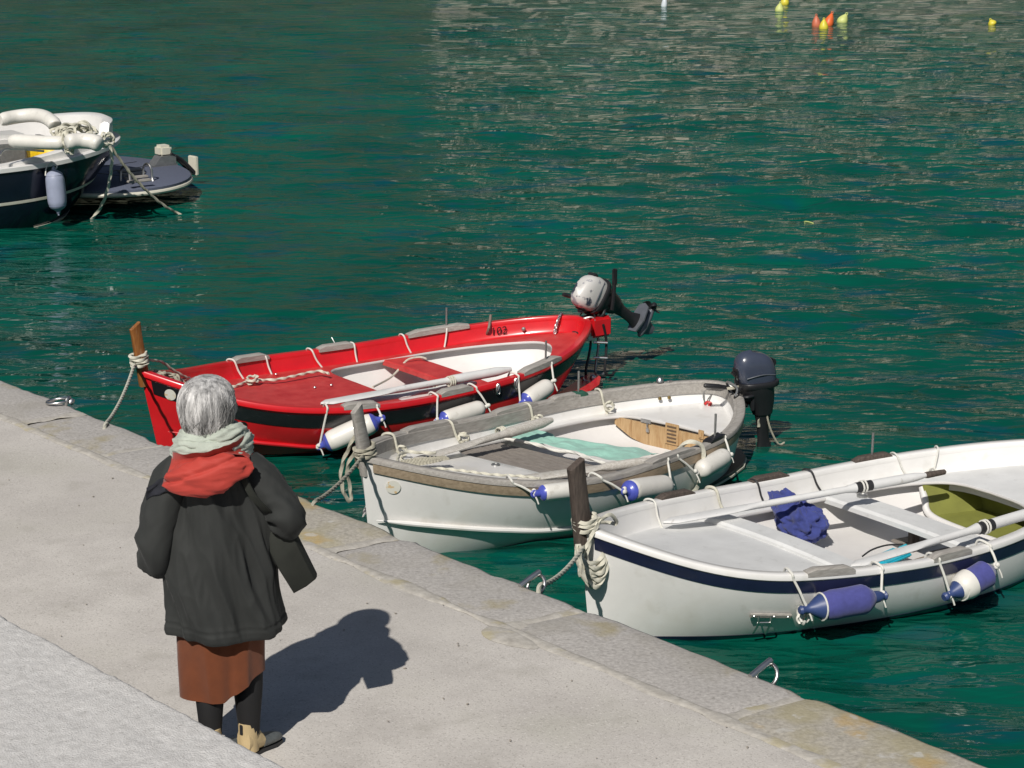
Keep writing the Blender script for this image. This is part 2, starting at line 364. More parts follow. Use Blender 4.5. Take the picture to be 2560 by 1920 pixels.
pave = mat('smooth_quay_concrete', (.51, .48, .445), .85, col2=(.60, .57, .53), scale=2.2, detail=12, bump=.0016, bscale=90,
           spots=[((.40, .39, .33), 1.1, .55, .16, .55), ((.26, .24, .21), 24, .69, .04, .6), ((.30, .28, .255), 120, .56, .10, .7), ((.68, .65, .61), 80, .60, .08, .6), ((.40, .375, .34), .55, .50, .22, .5), ((.36, .34, .30), 3.7, .58, .14, .45), ((.52, .49, .47), 5, .62, .12, .35)], stretch=(1, 1, 1))
# joint angle measured per joint; stones between joints
joints = [-22.0, -20.4, -18.9, -17.3, -15.9, -14.3, -12.42, -11.42, -10.1, -9.05, -7.55, -6.08, -4.5, -3.0, -1.4, .2]
quay = empty('quay', qp(-9, .3), kind='structure')
def child(name, g, m, parent=quay, **k):
    return mesh(name, mv(g, -V3(parent.location)), m, parent, **k)
nrng = random.Random(4)
prof_n = [.000, .006, .03, .12, .25, .36, .455]
SK = .14
for i in range(len(joints)-1):
    s0, s1 = joints[i]+.03, joints[i+1]-.03; w = .46+nrng.uniform(-.03, .03); tl = nrng.uniform(-.006, .010)
    n = max(8, int((s1-s0)/.05)); rings = []
    for s in np.linspace(s0, s1, n):
        e = min(s-s0, s1-s); dz = -.010*math.exp(-e/.02); ring = []
        en = edge_n(s)
        ring.append(qp(s, en+.03, -.5))
        for k, x in enumerate(prof_n):
            xx = en + x*(w/.455) if k < 5 else x*(w/.455)+.012*nz(s*5, 3, i)
            zz = tl+dz-(.030 if k == 0 else .008 if k == 1 else 0)+.005*nz(s*5, xx*9, i)
            if k == len(prof_n)-1: zz -= .008
            ring.append(qp(s-SK*xx, xx, zz))
        ring.append(qp(s-SK*w, w+.004, -.1)); rings.append(ring)
    child('coping_stone', loft(rings, closed=True), graniteL if i in (9, 8, 12, 11) and i != 9 else granite, angle=60)
def mortar_strip(s, w0=.035):
    def f(u, v):
        x = .004+.47*u; ww = w0*(1+.7*nz(x*9, s))*(1+.5*(1 if u > .9 else 0)); y = (v-.5)*2
        return qp(s-SK*x+ww*y, x+edge_n(s)*(1-u), -.001-.006*abs(y)**3+.003*nz(x*20, y*3, s)+(-.02 if u == 0 else 0))
    return grid(f, 16, 7)
for s in joints[1:-1]: child('mortar_joint', mortar_strip(s, .045), mortar)
def inner_strip(s0, s1):
    def f(u, v):
        s = s0+(s1-s0)*u; w = .038*(1+.9*nz(s*2.1, 7)+.5*nz(s*7, 2)); y = (v-.5)*2
        return qp(s-SK*.46, .475+w*y+.012*nz(s*3, 5), .004-.008*abs(y)**3+.003*nz(s*20, y*3))
    return grid(f, int((s1-s0)/.04), 8)
child('mortar_seam', inner_strip(-20, 0), mortar)
# pavement of poured concrete behind the coping, gently uneven
def pv(u, v):
    s = -26+28*u; n = .455+6*v**1.3
    return qp(s, n, -.004+.004*nz(s*1.2, n*1.2)-.006*math.exp(-(n-.455)/.03))
child('concrete_pavement', grid(pv, 300, 80), pave)
child('quay_wall', join(slab([qp(-40, .03)[:2], qp(8, .03)[:2], qp(8, 7)[:2], qp(-40, 7)[:2]], -6, Q-.03)), quaybody, smooth=False)
def patch(u, v):
    a = 2*pi*u; r = v; c = at(1272, 1592, Q); w = 1+.08*math.sin(3*a+1)+.05*nz(math.cos(a)*2, math.sin(a)*2)
    return c+QD*(.185*w*r*math.cos(a))+QN*(.085*w*r*math.sin(a))+V3((0, 0, .010*(1-r**4)-.003))
child('cement_patch', grid(patch, 40, 8), mortar)

# loose grit and chips lying on the pavement
rg = random.Random(12); G = []
for k in range(260):
    s, n = rg.uniform(-13, -4.2), .5+3.2*rg.random()**1.4; r = .002+.004*rg.random()**3; c = qp(s, n, .003)
    v, f = ball((0, 0, 0), r, 6, 4, (1+rg.random(), 1, .5)); G.append((np.asarray(v)@rot('Z', rg.random()*6)[:3, :3].T+c, f))
child('grit', join(*G), mat('dark_grit', (.26, .23, .19), .9, col2=(.42, .38, .33), scale=40))['kind'] = 'stuff'
# near terrace wall, its rough top filling the lower left corner
tw = mat('rough_plaster_wall_top', (.54, .53, .515), .95, col2=(.64, .63, .615), scale=22, detail=10, bump=.0055, bscale=120,
         spots=[((.34, .33, .31), 55, .64, .05, .6), ((.22, .21, .19), 26, .72, .03, .7)])
TZ = Q+.5
e0, e1 = at(0, 1527, TZ), at(740, 1922, TZ); tdir = (e1-e0)/np.linalg.norm(e1-e0); tn = np.array([tdir[1], -tdir[0], 0])
wall = empty('terrace_wall', (*e0[:2], Q), label='low terrace wall with rough pale plastered top in the near left corner', cat='wall')
def tt(u, v):
    s = -3+8*u; n = 3.2*v**1.45; en = .012*nz(s*3, 1)+.009*nz(s*14, 2)+.005*nz(s*40, 3)
    r = max(0, 1-n/.04)
    return e0+tdir*s+tn*(n+en*max(0, 1-n*2))+V3((0, 0, -.03*r**2+.005*nz(s*7, n*7)+.0018*nz(s*34, n*34)))
child('wall_top', grid(tt, 520, 200), tw, wall)
a, b = e0-tdir*3+tn*.01, e0+tdir*5+tn*.01
child('wall_face', slab([a[:2], b[:2], (b+tn*3.1)[:2], (a+tn*3.1)[:2]], Q-.01, TZ-.035), tw, wall, smooth=False)
# mooring rings
def mooring_ring(px, py, lab, flat, back=.0):
    c = at(px, py, Q); c0 = c.copy()
    t = empty('mooring_ring', c, label=lab, cat='mooring ring', group='steel mooring rings on the quay edge')
    if flat:
        R = .072; P = [V3((-.075+R*math.cos(a), R*math.sin(a)*.85, .012+.016*(1+math.cos(a))/2)) for a in np.linspace(0, 2*pi, 28, endpoint=False)]
        mesh('ring', tube(P, .0095, 10, True), STEEL, t)
        mesh('eye_bolt', join(lathe([(0, .02), (.012, .024), (.03, .021), (.042, .012)], 16, (.005, 0, 0), (.03, .02, .04)), tube([(-.012, -.03, 0), (-.008, -.028, .03), (.0, -.015, .045), (.005, .01, .042), (.005, .025, 0)], .011, 8, smooth=4)), STEEL, t)
    else:
        nv = QN; dv = QD
        P = [nv*(.06)+dv*(.058*math.cos(a))+V3((0, 0, -.02+.05*math.sin(a)))+nv*.03*math.sin(a) for a in np.linspace(0, 2*pi, 28, endpoint=False)]
        mesh('ring', tube(P, .0095, 10, True), STEEL, t)
        mesh('eye_bolt', join(tube([-nv*.05+V3((0, 0, .004)), nv*.02+V3((0, 0, .03)), nv*.085+V3((0, 0, .052))], .016, 10, smooth=3)), STEEL, t)
    return t
mooring_ring(172, 1010, 'steel mooring ring lying flat on the quay edge left of the woman', True)
mooring_ring(1318, 1462, 'steel mooring ring on the quay edge between the second and third boats', False)
mooring_ring(1895, 1688, 'steel mooring ring at the quay corner nearest the camera, below the blue striped boat', False)

# ------------------------------------------------------------------ boats
HK = [0, .14, .3, .46, .62, .78, .9, 1.0]; SK_ = [0, .12, .27, .45, .65, .83, 1.0]
def spline(xk, yk):
    xk, yk = np.array(xk), np.array(yk); n = len(xk); h = np.diff(xk); A = np.eye(n); b = np.zeros(n)
    for i in range(1, n-1):
        A[i, i-1] = h[i-1]; A[i, i] = 2*(h[i-1]+h[i]); A[i, i+1] = h[i]; b[i] = 6*((yk[i+1]-yk[i])/h[i]-(yk[i]-yk[i-1])/h[i-1])
    M = np.linalg.solve(A, b)
    x = np.linspace(0, 1, 600); i = np.clip(np.searchsorted(xk, x)-1, 0, n-2); t = x-xk[i]; H = h[i]
    y = yk[i]+t*((yk[i+1]-yk[i])/H-H*(2*M[i]+M[i+1])/6)+t*t*M[i]/2+t**3*(M[i+1]-M[i])/(6*H)
    return lambda u: float(np.interp(u, x, y))
class Boat:
    def __init__(s, X, Y, yaw, L, h, z, keel=-.3, rake=.12, tuck=.45, m0=1.0, m1=.42):
        s.X, s.Y, s.yaw, s.L, s.keel, s.rake, s.tuck, s.m0, s.m1 = X, Y, yaw, L, keel, rake, tuck, m0, m1
        s.c, s.sn = math.cos(yaw), math.sin(yaw); s.hs = spline(HK, h); s.zs = spline(SK_, z)
        s.U = np.concatenate([np.linspace(0, 1, 26)[:-1]**1.5*.25, np.linspace(.25, .86, 26)[:-1], 1-.14*np.linspace(1, 0, 22)**2.4])
    def hb(s, u):
        u = min(1, max(0, u)); f = 1-(1-u/.5)**2.1 if u < .5 else 1; q = max(0, (u-.62)/.38)
        return s.hs(u)*f*max(0, 1-q**2.6)**(1/2.1)
    def sh(s, u): return s.zs(u)
    def shell(s, u, d, side, off=0):
        """point of the outer skin d metres below the sheer"""
        D = s.sh(u)-s.keel; t = max(0, min(1, d/D)); w = s.hb(u)
        m = s.m1+(s.m0-s.m1)*(1-u)**2.2; k = 1.2+1.6*min(1, u*1.6)
        f = max(0, 1-t**k)**m
        y = (w+off)*f if w > 0 else off*f
        x = u*s.L+s.rake*t*(1-u)**5-s.tuck*t**1.3*u**6
        if off:   # push along the plan normal
            du = .004; w2, w1 = s.hb(min(1, u+du)), s.hb(max(0, u-du)); tx = s.L*(min(1, u+du)-max(0, u-du)); ty = w2-w1
            l = math.hypot(tx, ty); y = w*f+off*tx/l; x += -off*ty/l
        return V3((x, side*y, s.sh(u)-d))
    def W(s, p):
        return V3((s.X+p[0]*s.c-p[1]*s.sn, s.Y+p[0]*s.sn+p[1]*s.c, p[2]))
    def loc(s, P):
        dx, dy = P[0]-s.X, P[1]-s.Y; return V3((dx*s.c+dy*s.sn, -dx*s.sn+dy*s.c, P[2]))
    def L3(s, px, py, z): return s.loc(at(px, py, z))
    def side(s, px, py, off=.0, side=-1):
        """local point on the near (side=-1) skin seen at that pixel, off metres outside it"""
        best = None; pv_ = None
        for z in np.arange(1.6, -.35, -.004):
            p = s.L3(px, py, z); u = min(.999, max(.001, p[0]/s.L)); d = s.sh(u)-z
            w = abs(s.shell(u, max(0, d), 1)[1])+off
            v = side*p[1]-w
            if pv_ is not None and (pv_ > 0) != (v > 0) and (side == -1): return p
            if best is None or abs(v) < best[0]: best = (abs(v), p)
            pv_ = v
        return best[1]
    def mid(s, px, py, y=0):
        """point of the boat's centre plane seen at that pixel"""
        return min((s.L3(px, py, z) for z in np.arange(0, 1.6, .005)), key=lambda p: abs(p[1]-y))
    def outline(s, off=0, d=0, n=1):
        """plan outline far bow -> stern -> near bow, pushed off outward"""
        U = s.U; P = [V3((u*s.L, s.hb(u), s.sh(u)-d)) for u in U]+[V3((u*s.L, -s.hb(u), s.sh(u)-d)) for u in U[::-1][1:]]
        P = np.array(P); T = np.gradient(P[:, :2], axis=0); T /= np.linalg.norm(T, axis=1)[:, None]; Nn = np.stack([-T[:, 1], T[:, 0]], 1)
        # outward on the far side is +y
        Nn[0] = (0, 1); Nn[-1] = (0, -1)
        P[:, :2] += Nn*off
        if off < 0:
            P[:, 0] = np.maximum(P[:, 0], -off*1.0)
            h = len(U)-1; P[:h, 1] = np.maximum(P[:h, 1], 0); P[h+1:, 1] = np.minimum(P[h+1:, 1], 0); P[h, 1] = 0
        return P
    def inner(s, off):
        P = s.outline(-off); h = len(s.U); xs = np.maximum.accumulate(P[:h, 0]); return xs, P[:h, 1]
def build_boat(b, name, label, cfg):
    t = empty(name, (b.X, b.Y, 0), b.yaw, label=label, cat='boat')
    U = b.U; rings = []
    ds = np.concatenate([np.linspace(0, .3, 9), np.linspace(.3, 1, 12)[1:]])
    def ring(u):
        D = b.sh(u)-b.keel
        far = [b.shell(u, D*k, 1) for k in ds]; near = [b.shell(u, D*k, -1) for k in ds[::-1]][1:]
        return far+near
    mesh('hull', loft([ring(u) for u in U], closed=False, cap=False), cfg['hull'], t, angle=70)
    # gunwale cap
    cw, ct, oo = cfg['cap']
    O, I = b.outline(oo), b.outline(-cw); r = []
    for o_, i_ in zip(O, I):
        e = V3((0, 0, 1)); dd = (o_-i_); l = np.linalg.norm(dd)
        r.append([o_-e*ct, o_, o_*.9+i_*.1+e*.008, i_*.9+o_*.1+e*.008, i_, i_-e*ct])
    mesh('gunwale', loft(r, closed=True), cfg['capm'], t, angle=50)
    # strakes on the outside: (d0, d1, thickness, material, name)
    for d0, d1, th, m, nm in cfg['bands']:
        for sd in (1, -1):
            rr = []
            for u in U:
                if u < .012: u = .012
                rr.append([b.shell(u, d0, sd, .001), b.shell(u, d0, sd, th), b.shell(u, (d0+d1)/2, sd, th*1.1), b.shell(u, d1, sd, th), b.shell(u, d1, sd, .001)])
            mesh(nm, loft(rr, closed=True), m, t, angle=50)
    bh = cfg['bulwark']
    I0, I1 = b.outline(-cw+.004, .012), b.outline(-cw-cfg.get('lean', .02), bh)
    if 'inwale' in cfg:
        ih = cfg['inwale'][0]; r = []
        for o_, i_ in zip(b.outline(-cw+.002, .004), b.outline(-cw-.022, .004)):
            r.append([o_, i_, i_-V3((0, 0, ih)), o_-V3((0, 0, ih))])
        mesh('inwale', loft(r), cfg['inwale'][1], t, angle=50)
    fil = [b.outline(-cw-.02-.025*k, bh-.028*(1-k)**2+.0) for k in (.0, .25, .5, .75, 1.0)]
    mesh('bulwark', loft([I0, I1*.5+I0*.5, *[f for f in fil]], closed=False, cap=False), cfg['bulm'], t, angle=60)
    # deck with its cockpit opening
    xs, ys = b.inner(cw+.018); x0, x1, sdk, nf, na = cfg['hole']
    def wi(x): return float(np.interp(x, xs, ys))
    def zd(x): return b.sh(min(1, x/b.L))-bh+.004
    xm = x0+(x1-x0)*.45
    def ho(x):
        if x <= x0 or x >= x1: return 0
        w = max(.02, (wi(x)-sdk))
        f = (1-((xm-x)/(xm-x0))**nf)**(1/nf) if x < xm else (1-((x-xm)/(x1-xm))**na)**(1/na)
        return max(0, w*f)
    xf_ = [x for x in np.linspace(xs[0]+.001, x0, 20)[:-1]]+[x0+(x1-x0)*(.5-.5*math.cos(pi*k)) for k in np.linspace(0, 1, 44)]+[x for x in np.linspace(x1, xs[-1]-.001, 12)[1:]]
    V, F = [], []
    K = 6
    for x in xf_:
        h, w = ho(x), wi(x); cb = lambda y: zd(x)+cfg.get('camber', .02)*(1-(y/max(w, .05))**2)
        for sd in (1, -1):
            for k in range(K+1): y = sd*(h+(w-h)*k/K); V.append((x, y, cb(y) if h < .01 else zd(x)+cfg.get('camber', .02)*(1-(y/max(w, .05))**2)))
    row = 2*(K+1)
    for i in range(len(xf_)-1):
        for s_ in (0, 1):
            for k in range(K):
                a = i*row+s_*(K+1)+k; F.append((a, a+1, a+row+1, a+row))
    mesh('deck', (np.array(V), F), cfg['deckm'], t, angle=35)
    # tub
    hx = [x0+(x1-x0)*(.5-.5*math.cos(pi*k)) for k in np.linspace(0, 1, 44)]
    rim = [V3((x, ho(x), 0)) for x in hx]+[V3((x, -ho(x), 0)) for x in hx[::-1][1:-1]]
    rim = np.array(rim)
    def ringz(ins, dz, flat=None):
        R = rim.copy(); T = np.roll(R, -1, 0)-np.roll(R, 1, 0); T /= np.linalg.norm(T, axis=1)[:, None]+1e-9
        R[:, 0] = (x0+x1)/2+(R[:, 0]-(x0+x1)/2)*(1-2*ins/(x1-x0)); hm = max(ho(x) for x in hx); R[:, 1] *= (1-ins/hm)
        for i, p in enumerate(R):
            xx = rim[i][0]; w = wi(xx); z = zd(xx)+cfg.get('camber', .02)*(1-(rim[i][1]/max(w, .05))**2)
            fz = cfg['floor']
            R[i][2] = z-dz if dz < .2 else z*(1-flat)+fz*flat
        return R
    lip = cfg.get('lip', .022)
    oh = cfg.get('over', .10)
    R = [ringz(0, 0), ringz(.004, lip*.6), ringz(-.002, lip), ringz(-oh*.5, lip+.004), ringz(-oh, .035), ringz(-oh*.8, .3, .3), ringz(.0, .3, .75), ringz(.10, .3, .95), ringz(.22, .3, 1)]
    v, f = loft(R, closed=True, cap=False); n = len(rim)
    if 'cut' in cfg: f = [q for q in f if not cfg['cut'](np.mean([v[i] for i in q], axis=0))]
    c = len(v); v = np.concatenate([v, [[(x0+x1)/2, 0, cfg['floor']]]])
    for i in range(n): f.append(((len(R)-1)*n+i, (len(R)-1)*n+(i+1) % n, c))
    mesh('cockpit_liner', (v, f), cfg['linm'], t, angle=60)
    if 'boot' in cfg:
        z0_, z1_, bm_ = cfg['boot']
        for sd in (1, -1): mesh('boot_stripe', loft([[b.shell(u, b.sh(u)-z1_, sd, .001), b.shell(u, b.sh(u)-z1_, sd, .004), b.shell(u, b.sh(u)-(z0_+z1_)/2, sd, .004), b.shell(u, b.sh(u)-z0_, sd, .004), b.shell(u, b.sh(u)-z0_, sd, .001)] for u in U[2:]]), bm_, t)
    b.wi, b.zd, b.ho, b.t = wi, zd, ho, t
    return t
def post(b, top, base, wx, wy, m, tap=.86):
    """stem post: tapering squared timber from base to top (local points)"""
    top, base = V3(top), V3(base); rings = []
    for k, sc in zip(np.linspace(0, 1, 7), 1+(tap-1)*np.linspace(0, 1, 7)):
        c = base+(top-base)*k; a, q = wx*sc/2, wy*sc/2; ch = .007
        sl = .03*(k == 1)
        rings.append([c+V3((x, y, sl*(x/a))) for x, y in ((-a+ch, -q), (a-ch, -q), (a, -q+ch), (a, q-ch), (a-ch, q), (-a+ch, q), (-a, q-ch), (-a, -q+ch))])
    mesh('stem_post', loft(rings), m, b.t, angle=50)
def pad(b, u0, u1, side, m, w=.07, h=.035, pin=None, name='rowlock_pad'):
    rr = []; n = 12
    for k in range(n+1):
        u = u0+(u1-u0)*k/n; e = min(k, n-k)/n; hh = h*min(1, .25+e*5)
        p0, p1 = b.shell(u, 0, side, .016), b.shell(u, 0, side, -w); z = V3((0, 0, 1))
        rr.append([p0-z*.012, p0+z*(.008+hh*.8), p0*.85+p1*.15+z*(.01+hh), p1*.85+p0*.15+z*(.01+hh), p1+z*(.008+hh*.8), p1-z*.012])
    o = mesh(name, loft(rr), m, b.t, angle=50)
    if pin:
        c = b.shell((u0+u1)/2 if pin is True else pin, 0, side, -w*.4)
        mesh('rowlock_pin', tube([c+V3((0, 0, .0)), c+V3((.004, 0, .20))], .009, 8), GALV, b.t)
def place_w(b, g): # local geometry -> world
    v, f = g; v = np.asarray(v, float); return np.stack([b.X+v[:, 0]*b.c-v[:, 1]*b.sn, b.Y+v[:, 0]*b.sn+v[:, 1]*b.c, v[:, 2]], 1), f
def top_rope(name, P, r, m, lab, cat='rope', group=None, twist=True, smooth=6):
    P = [V3(p) for p in P]; g = rope(P, r, smooth) if twist else tube(P, r, 6, smooth=smooth)
    return tag(mesh(name, g, m, origin=P[0]), lab, cat, group)
def fender(A, B_, r, lab, group, ropes, m=FEN, capm=FENB, cap0=True, cap1=True, kind='white'):
    """A,B_: world end points of the capsule; ropes: lists of world points tied on"""
    A, B_ = V3(A), V3(B_); L = np.linalg.norm(B_-A); ax = (B_-A)/L; t = empty('fender', A, label=lab, cat='fender', group=group)
    rel = lambda P: [V3(p)-A for p in P]
    if kind == 'white':
        pr = [(0, .3*r)]+[(r*.95*(1-math.cos(a)), r*(.3+.7*math.sin(a))) for a in np.linspace(0, pi/2, 7)[1:]]+[(L*.35, r*1.02), (L*.65, r*1.02)]+[(L-r*.95*(1-math.cos(a)), r*(.3+.7*math.sin(a))) for a in np.linspace(pi/2, 0, 7)[:-1]]+[(L, .3*r)]
        mesh('body', lathe(pr, 24, (0, 0, 0), ax), m, t)
        for on, o_, d_ in ((cap0, V3((0, 0, 0)), ax), (cap1, ax*L, -ax)):
            if on:
                pc = [(-.05, .010), (-.045, .022), (-.02, .026), (-.004, .45*r)]+[(r*.95*(1-math.cos(a))-.003, r*(.3+.7*math.sin(a))+.0035) for a in np.linspace(.2, 1.0, 5)]
                mesh('end_cap', join(lathe(pc, 20, o_, d_), tube([o_-d_*.045+V3((0, 0, .02*math.sin(a)))+d_*(-.02*math.cos(a)) for a in np.linspace(0, 2*pi, 12, endpoint=False)], .010, 6, True)), capm, t)
    else:
        pr = [(0, .25*r), (.02, .55*r), (.07, .93*r), (.11, r)]+[(L*k, r*(1.03+.015*math.sin(k*9))) for k in np.linspace(.3, .8, 6)]+[(L-.06, .92*r), (L-.02, .6*r), (L, .3*r)]
        mesh('cloth_cover', lathe(pr, 26, (0, 0, 0), ax), m, t)
        pc = [(-.10, .022), (-.085, .03), (-.06, .022), (-.03, .35*r), (.02, .72*r), (.055, .90*r), (.06, .3*r)]
        mesh('end_cap', lathe(pc, 20, (0, 0, 0), ax), BLUED, t)
        mesh('drawstring', tube([ax*.05+(np.cross(ax, (0, 0, 1))*math.cos(a)+V3((0, 0, 1))*math.sin(a))*r*.93 for a in np.linspace(0, 2*pi, 20, endpoint=False)], .006, 6, True), CORD, t)
        if cap1: mesh('end_lug', lathe([(-.01, .45*r), (.03, .035), (.06, .022), (.075, .03), (.09, .012)], 14, ax*L, ax), BLUED, t)
    for R in ropes:
        mesh('cord', tube(rel(R), .0085, 7, smooth=5), CORD, t)
        e = V3(R[-1])-A; mesh('knot', join(*[ball(e+V3((rnd.uniform(-.015, .015), rnd.uniform(-.015, .015), rnd.uniform(-.01, .02))), .017, 8, 6) for _ in range(3)], tube([e, e+V3((.02, -.01, -.04)), e+V3((.03, -.01, -.07))], .006, 6)), CORD, t)
    return t
def gun(b, px, py, side=-1, up=.012):
    """world point on the gunwale nearest that pixel"""
    best = None
    for u in np.linspace(.01, .995, 300):
        P = b.W(b.shell(u, -up, side, .012)); d = P-V3((0, 0, CAMZ)); zc = d[1]*_c-d[2]*_s
        x = 1280+FOC*d[0]/zc; y = 960-FOC*(d[1]*_s+d[2]*_c)/zc; e = (x-px)**2+.3*(y-py)**2
        if best is None or e < best[0]: best = (e, P, u)
    return best[1], best[2]
def near_fender(b, p0, p1, g0, g1, r, lab, group, off=None, k0=True, **kw):
    """fender with its two ends at pixels p0,p1 against the near side, cords up to the gunwale at g0,g1 and inboard"""
    off = r+.015 if off is None else off
    A, B_ = b.W(b.side(*p0, off)), b.W(b.side(*p1, off)); ax = (B_-A)/np.linalg.norm(B_-A); R = []
    for e, g_, s_ in ((A, g0, -1), (B_, g1, 1)):
        if g_ is None: continue
        G, u = gun(b, *g_); inn = b.W(b.shell(u, -.014, -1, -.09)); inn2 = b.W(b.shell(u, .12, -1, -.11))
        E_ = e+ax*s_*.045
        R.append([inn2, inn, G, G*.9+E_*.1+V3((0, 0, -.012)), G*.5+E_*.5, E_])
    return fender(A, B_, r, lab, group, R, **kw)
def over_cord(b, px, py, lab, m=CORD, side=1, down=.14, out=.2, name='cord', px2=None, r=.008, group=None):
    """cord thrown over the far gunwale: outside hull -> over the cap -> down the inside of the bulwark"""
    G, u = gun(b, px, py, side); u2 = u if px2 is None else gun(b, px2, py, side)[1]
    P = [b.W(b.shell(u, out, side, .02)), b.W(b.shell(u, .03, side, .026)), b.W(b.shell(u, -.02, side, .0)), b.W(b.shell(u*.9+u2*.1, -.016, side, -.07)), b.W(b.shell((u+u2)/2, down*.5, side, -.085)), b.W(b.shell(u2, down, side, -.10))]
    return top_rope(name, P, r, m, lab, 'cord', group, twist=False, smooth=5)
def oar(b, tip, collar, end, lab, m=GRIP, blade=.7, r=.024, bw=.065, grip=None, collarm=None, name='oar'):
    tip, collar, end = V3(tip), V3(collar), V3(end); t = empty(name, b.W(tip), label=lab, cat='oar')
    o = b.W(tip); T, C_, E = b.W(tip)-o, b.W(collar)-o, b.W(end)-o; ax = (E-T)/np.linalg.norm(E-T); L = np.linalg.norm(E-T)
    w = np.cross(ax, (0, 0, 1)); w /= np.linalg.norm(w); up = np.cross(w, ax); rings = []
    Lc = (C_-T)@ax
    for k in range(26):
        s = L*k/25
        if s < blade*.8: f = min(1, (s/.06)**.5) if s < .06 else 1; a, c = bw*f+.004, .011+.004*f
        elif s < blade: q = (s-blade*.8)/(blade*.2); a, c = bw*(1-q)+r*q, .015*(1-q)+r*q
        elif s < Lc: a = c = r
        else: q = (s-Lc)/(L-Lc); a = c = r*(1.45-.0*q) if q < .8 else r*(1.45-.75*(q-.8)/.2)
        rings.append([T+ax*s+w*a*math.cos(h)+up*c*math.sin(h) for h in np.linspace(0, 2*pi, 14, endpoint=False)])
    mesh('shaft', loft(rings), m, t)
    if grip: mesh('grip', lathe([(0, r*.9), (.02, r*1.0), (grip, r*.8), (grip+.01, r*.4)], 12, E-ax*.005, E+ax), DARKW, t)
    if collarm: mesh('leather_collar', lathe([(0, r*1.35), (.005, r*1.55), (.13, r*1.55), (.135, r*1.3)], 16, C_, C_+ax), collarm, t); mesh('cord_loop', join(*[tube([C_+ax*(.05+k*.025)+(w*math.cos(a)+up*math.sin(a))*r*1.7 for a in np.linspace(0, 2*pi, 14, endpoint=False)], .007, 6, True) for k in (0, 1)]), CORD, t)
    else: mesh('cord_loop', join(*[tube([C_+ax*(.0+k*.02)+(w*math.cos(a)+up*math.sin(a))*r*1.5 for a in np.linspace(0, 2*pi, 14, endpoint=False)], .007, 6, True) for k in (0, 1, 2)]), ROPE, t)
    return t

red = Boat(-2.8963, 16.515, .6271, 4.3582, [1.38, 1.247, 1.095, .983, .92, .832, .707, .523], [.729, .534, .433, .398, .407, .467, .569], rake=.20, m1=.40, tuck=.95)
grey = Boat(-1.0133, 14.0574, .8584, 4.1492, [1.284, 1.177, 1.049, .924, .879, .815, .673, .511], [.766, .607, .497, .434, .402, .41, .457], rake=.12, m1=.36)
blue = Boat(.408, 12.5709, .6186, 4.3913, [1.482, 1.28, 1.045, .968, .939, .83, .681, .506], [.766, .564, .466, .41, .398, .453, .551], rake=.12, m1=.36)
nav = Boat(-10.521, 24.644, .612, 6.5, [1.25]*3+[1.25, 1.245, 1.24, 1.235, 1.23], [1.0, .9, .83, .78, .77, .80, .91], keel=-.5, tuck=1.7, m1=.3)

build_boat(red, 'rowing_boat', 'red fibreglass rowing boat with a black stripe and white interior, nearest the woman', dict(
    hull=RED, cap=(.05, .035, .014), capm=RED, bands=[(.055, .165, .006, BLK, 'stripe')], bulwark=.14, bulm=RED, deckm=REDF,
    boot=(-.08, .02, BLK), hole=(2.08, 3.95, .12, 7, 2.6), floor=.04, linm=WL, camber=.02))
build_boat(grey, 'rowing_boat', 'white rowing boat with weathered grey wooden gunwales and a plank platform', dict(
    hull=W_, cap=(.05, .03, .018), capm=GREYW, bands=[(.035, .098, .016, BROWNW, 'rubbing_strake')], bulwark=.17, bulm=W_, deckm=W_,
    inwale=(.085, GREYW), hole=(1.66, 3.44, .12, 8, 9), floor=.03, linm=WL, camber=.02))
build_boat(blue, 'rowing_boat', 'white rowing boat with a dark blue stripe and a dark bow post, nearest the camera', dict(
    hull=W_, cap=(.06, .03, .014), capm=W_, bands=[(.042, .118, .006, NAVY, 'stripe')], bulwark=.16, bulm=W_, deckm=W2,
    boot=(-.08, .035, NAVY), cut=lambda c: c[0] > 3.40 and c[1] < .44 and .055 < c[2] < .235, hole=(1.80, 3.62, .12, 9, 5), floor=.02, linm=WL, camber=.03))

# ------------------------------------------------------------------ fittings of the boats
def slab_between(b, name, xa, xb, z, th, m, ins=.06, bev=.01, n=14, parent=None, crown=.01):
    """board across the boat between stations xa..xb, following the hull width"""
    rr = []
    for k in range(n+1):
        q = k/n*2-1; ya = q*(b.wi(xa)-ins); yb = q*(b.wi(xb)-ins); zz = z+crown*(1-q*q)
        rr.append([V3((xa, ya, zz-th)), V3((xa, ya, zz-bev)), V3((xa+bev, ya, zz)), V3((xb-bev, yb, zz)), V3((xb, yb, zz-bev)), V3((xb, yb, zz-th))])
    return mesh(name, loft(rr), m, parent or b.t, angle=35)
def frame_on_side(b, px, py, off=.004, side=-1):
    p = b.side(px, py, off, side); u = p[0]/b.L; d = b.sh(u)-p[2]
    q1, q0 = b.shell(u+.01, d, side, off), b.shell(u-.01, d, side, off); X = (q1-q0)/np.linalg.norm(q1-q0)
    r1, r0 = b.shell(u, d-.02, side, off), b.shell(u, d+.02, side, off); Yv = (r1-r0); Yv -= X*(Yv@X); Yv /= np.linalg.norm(Yv)
    p = b.shell(u, d, side, off); M = np.eye(4); M[:3, 0] = X; M[:3, 1] = Yv; M[:3, 2] = np.cross(X, Yv); M[:3, 3] = p; return M
def rail(b, name, z0, u0, u1, m, r=.018, sides=(1, -1), rise=0):
    for sd in sides:
        P = []
        for u in np.linspace(u0, u1, 40):
            z = z0+rise*(1-u)**4; P.append(b.shell(u, b.sh(u)-z, sd, .004))
        e = np.clip(np.minimum(np.arange(40), 39-np.arange(40))/4+.15, 0, 1)
        mesh(name, tube(P, r, 8, scale=list(e)), m, b.t)
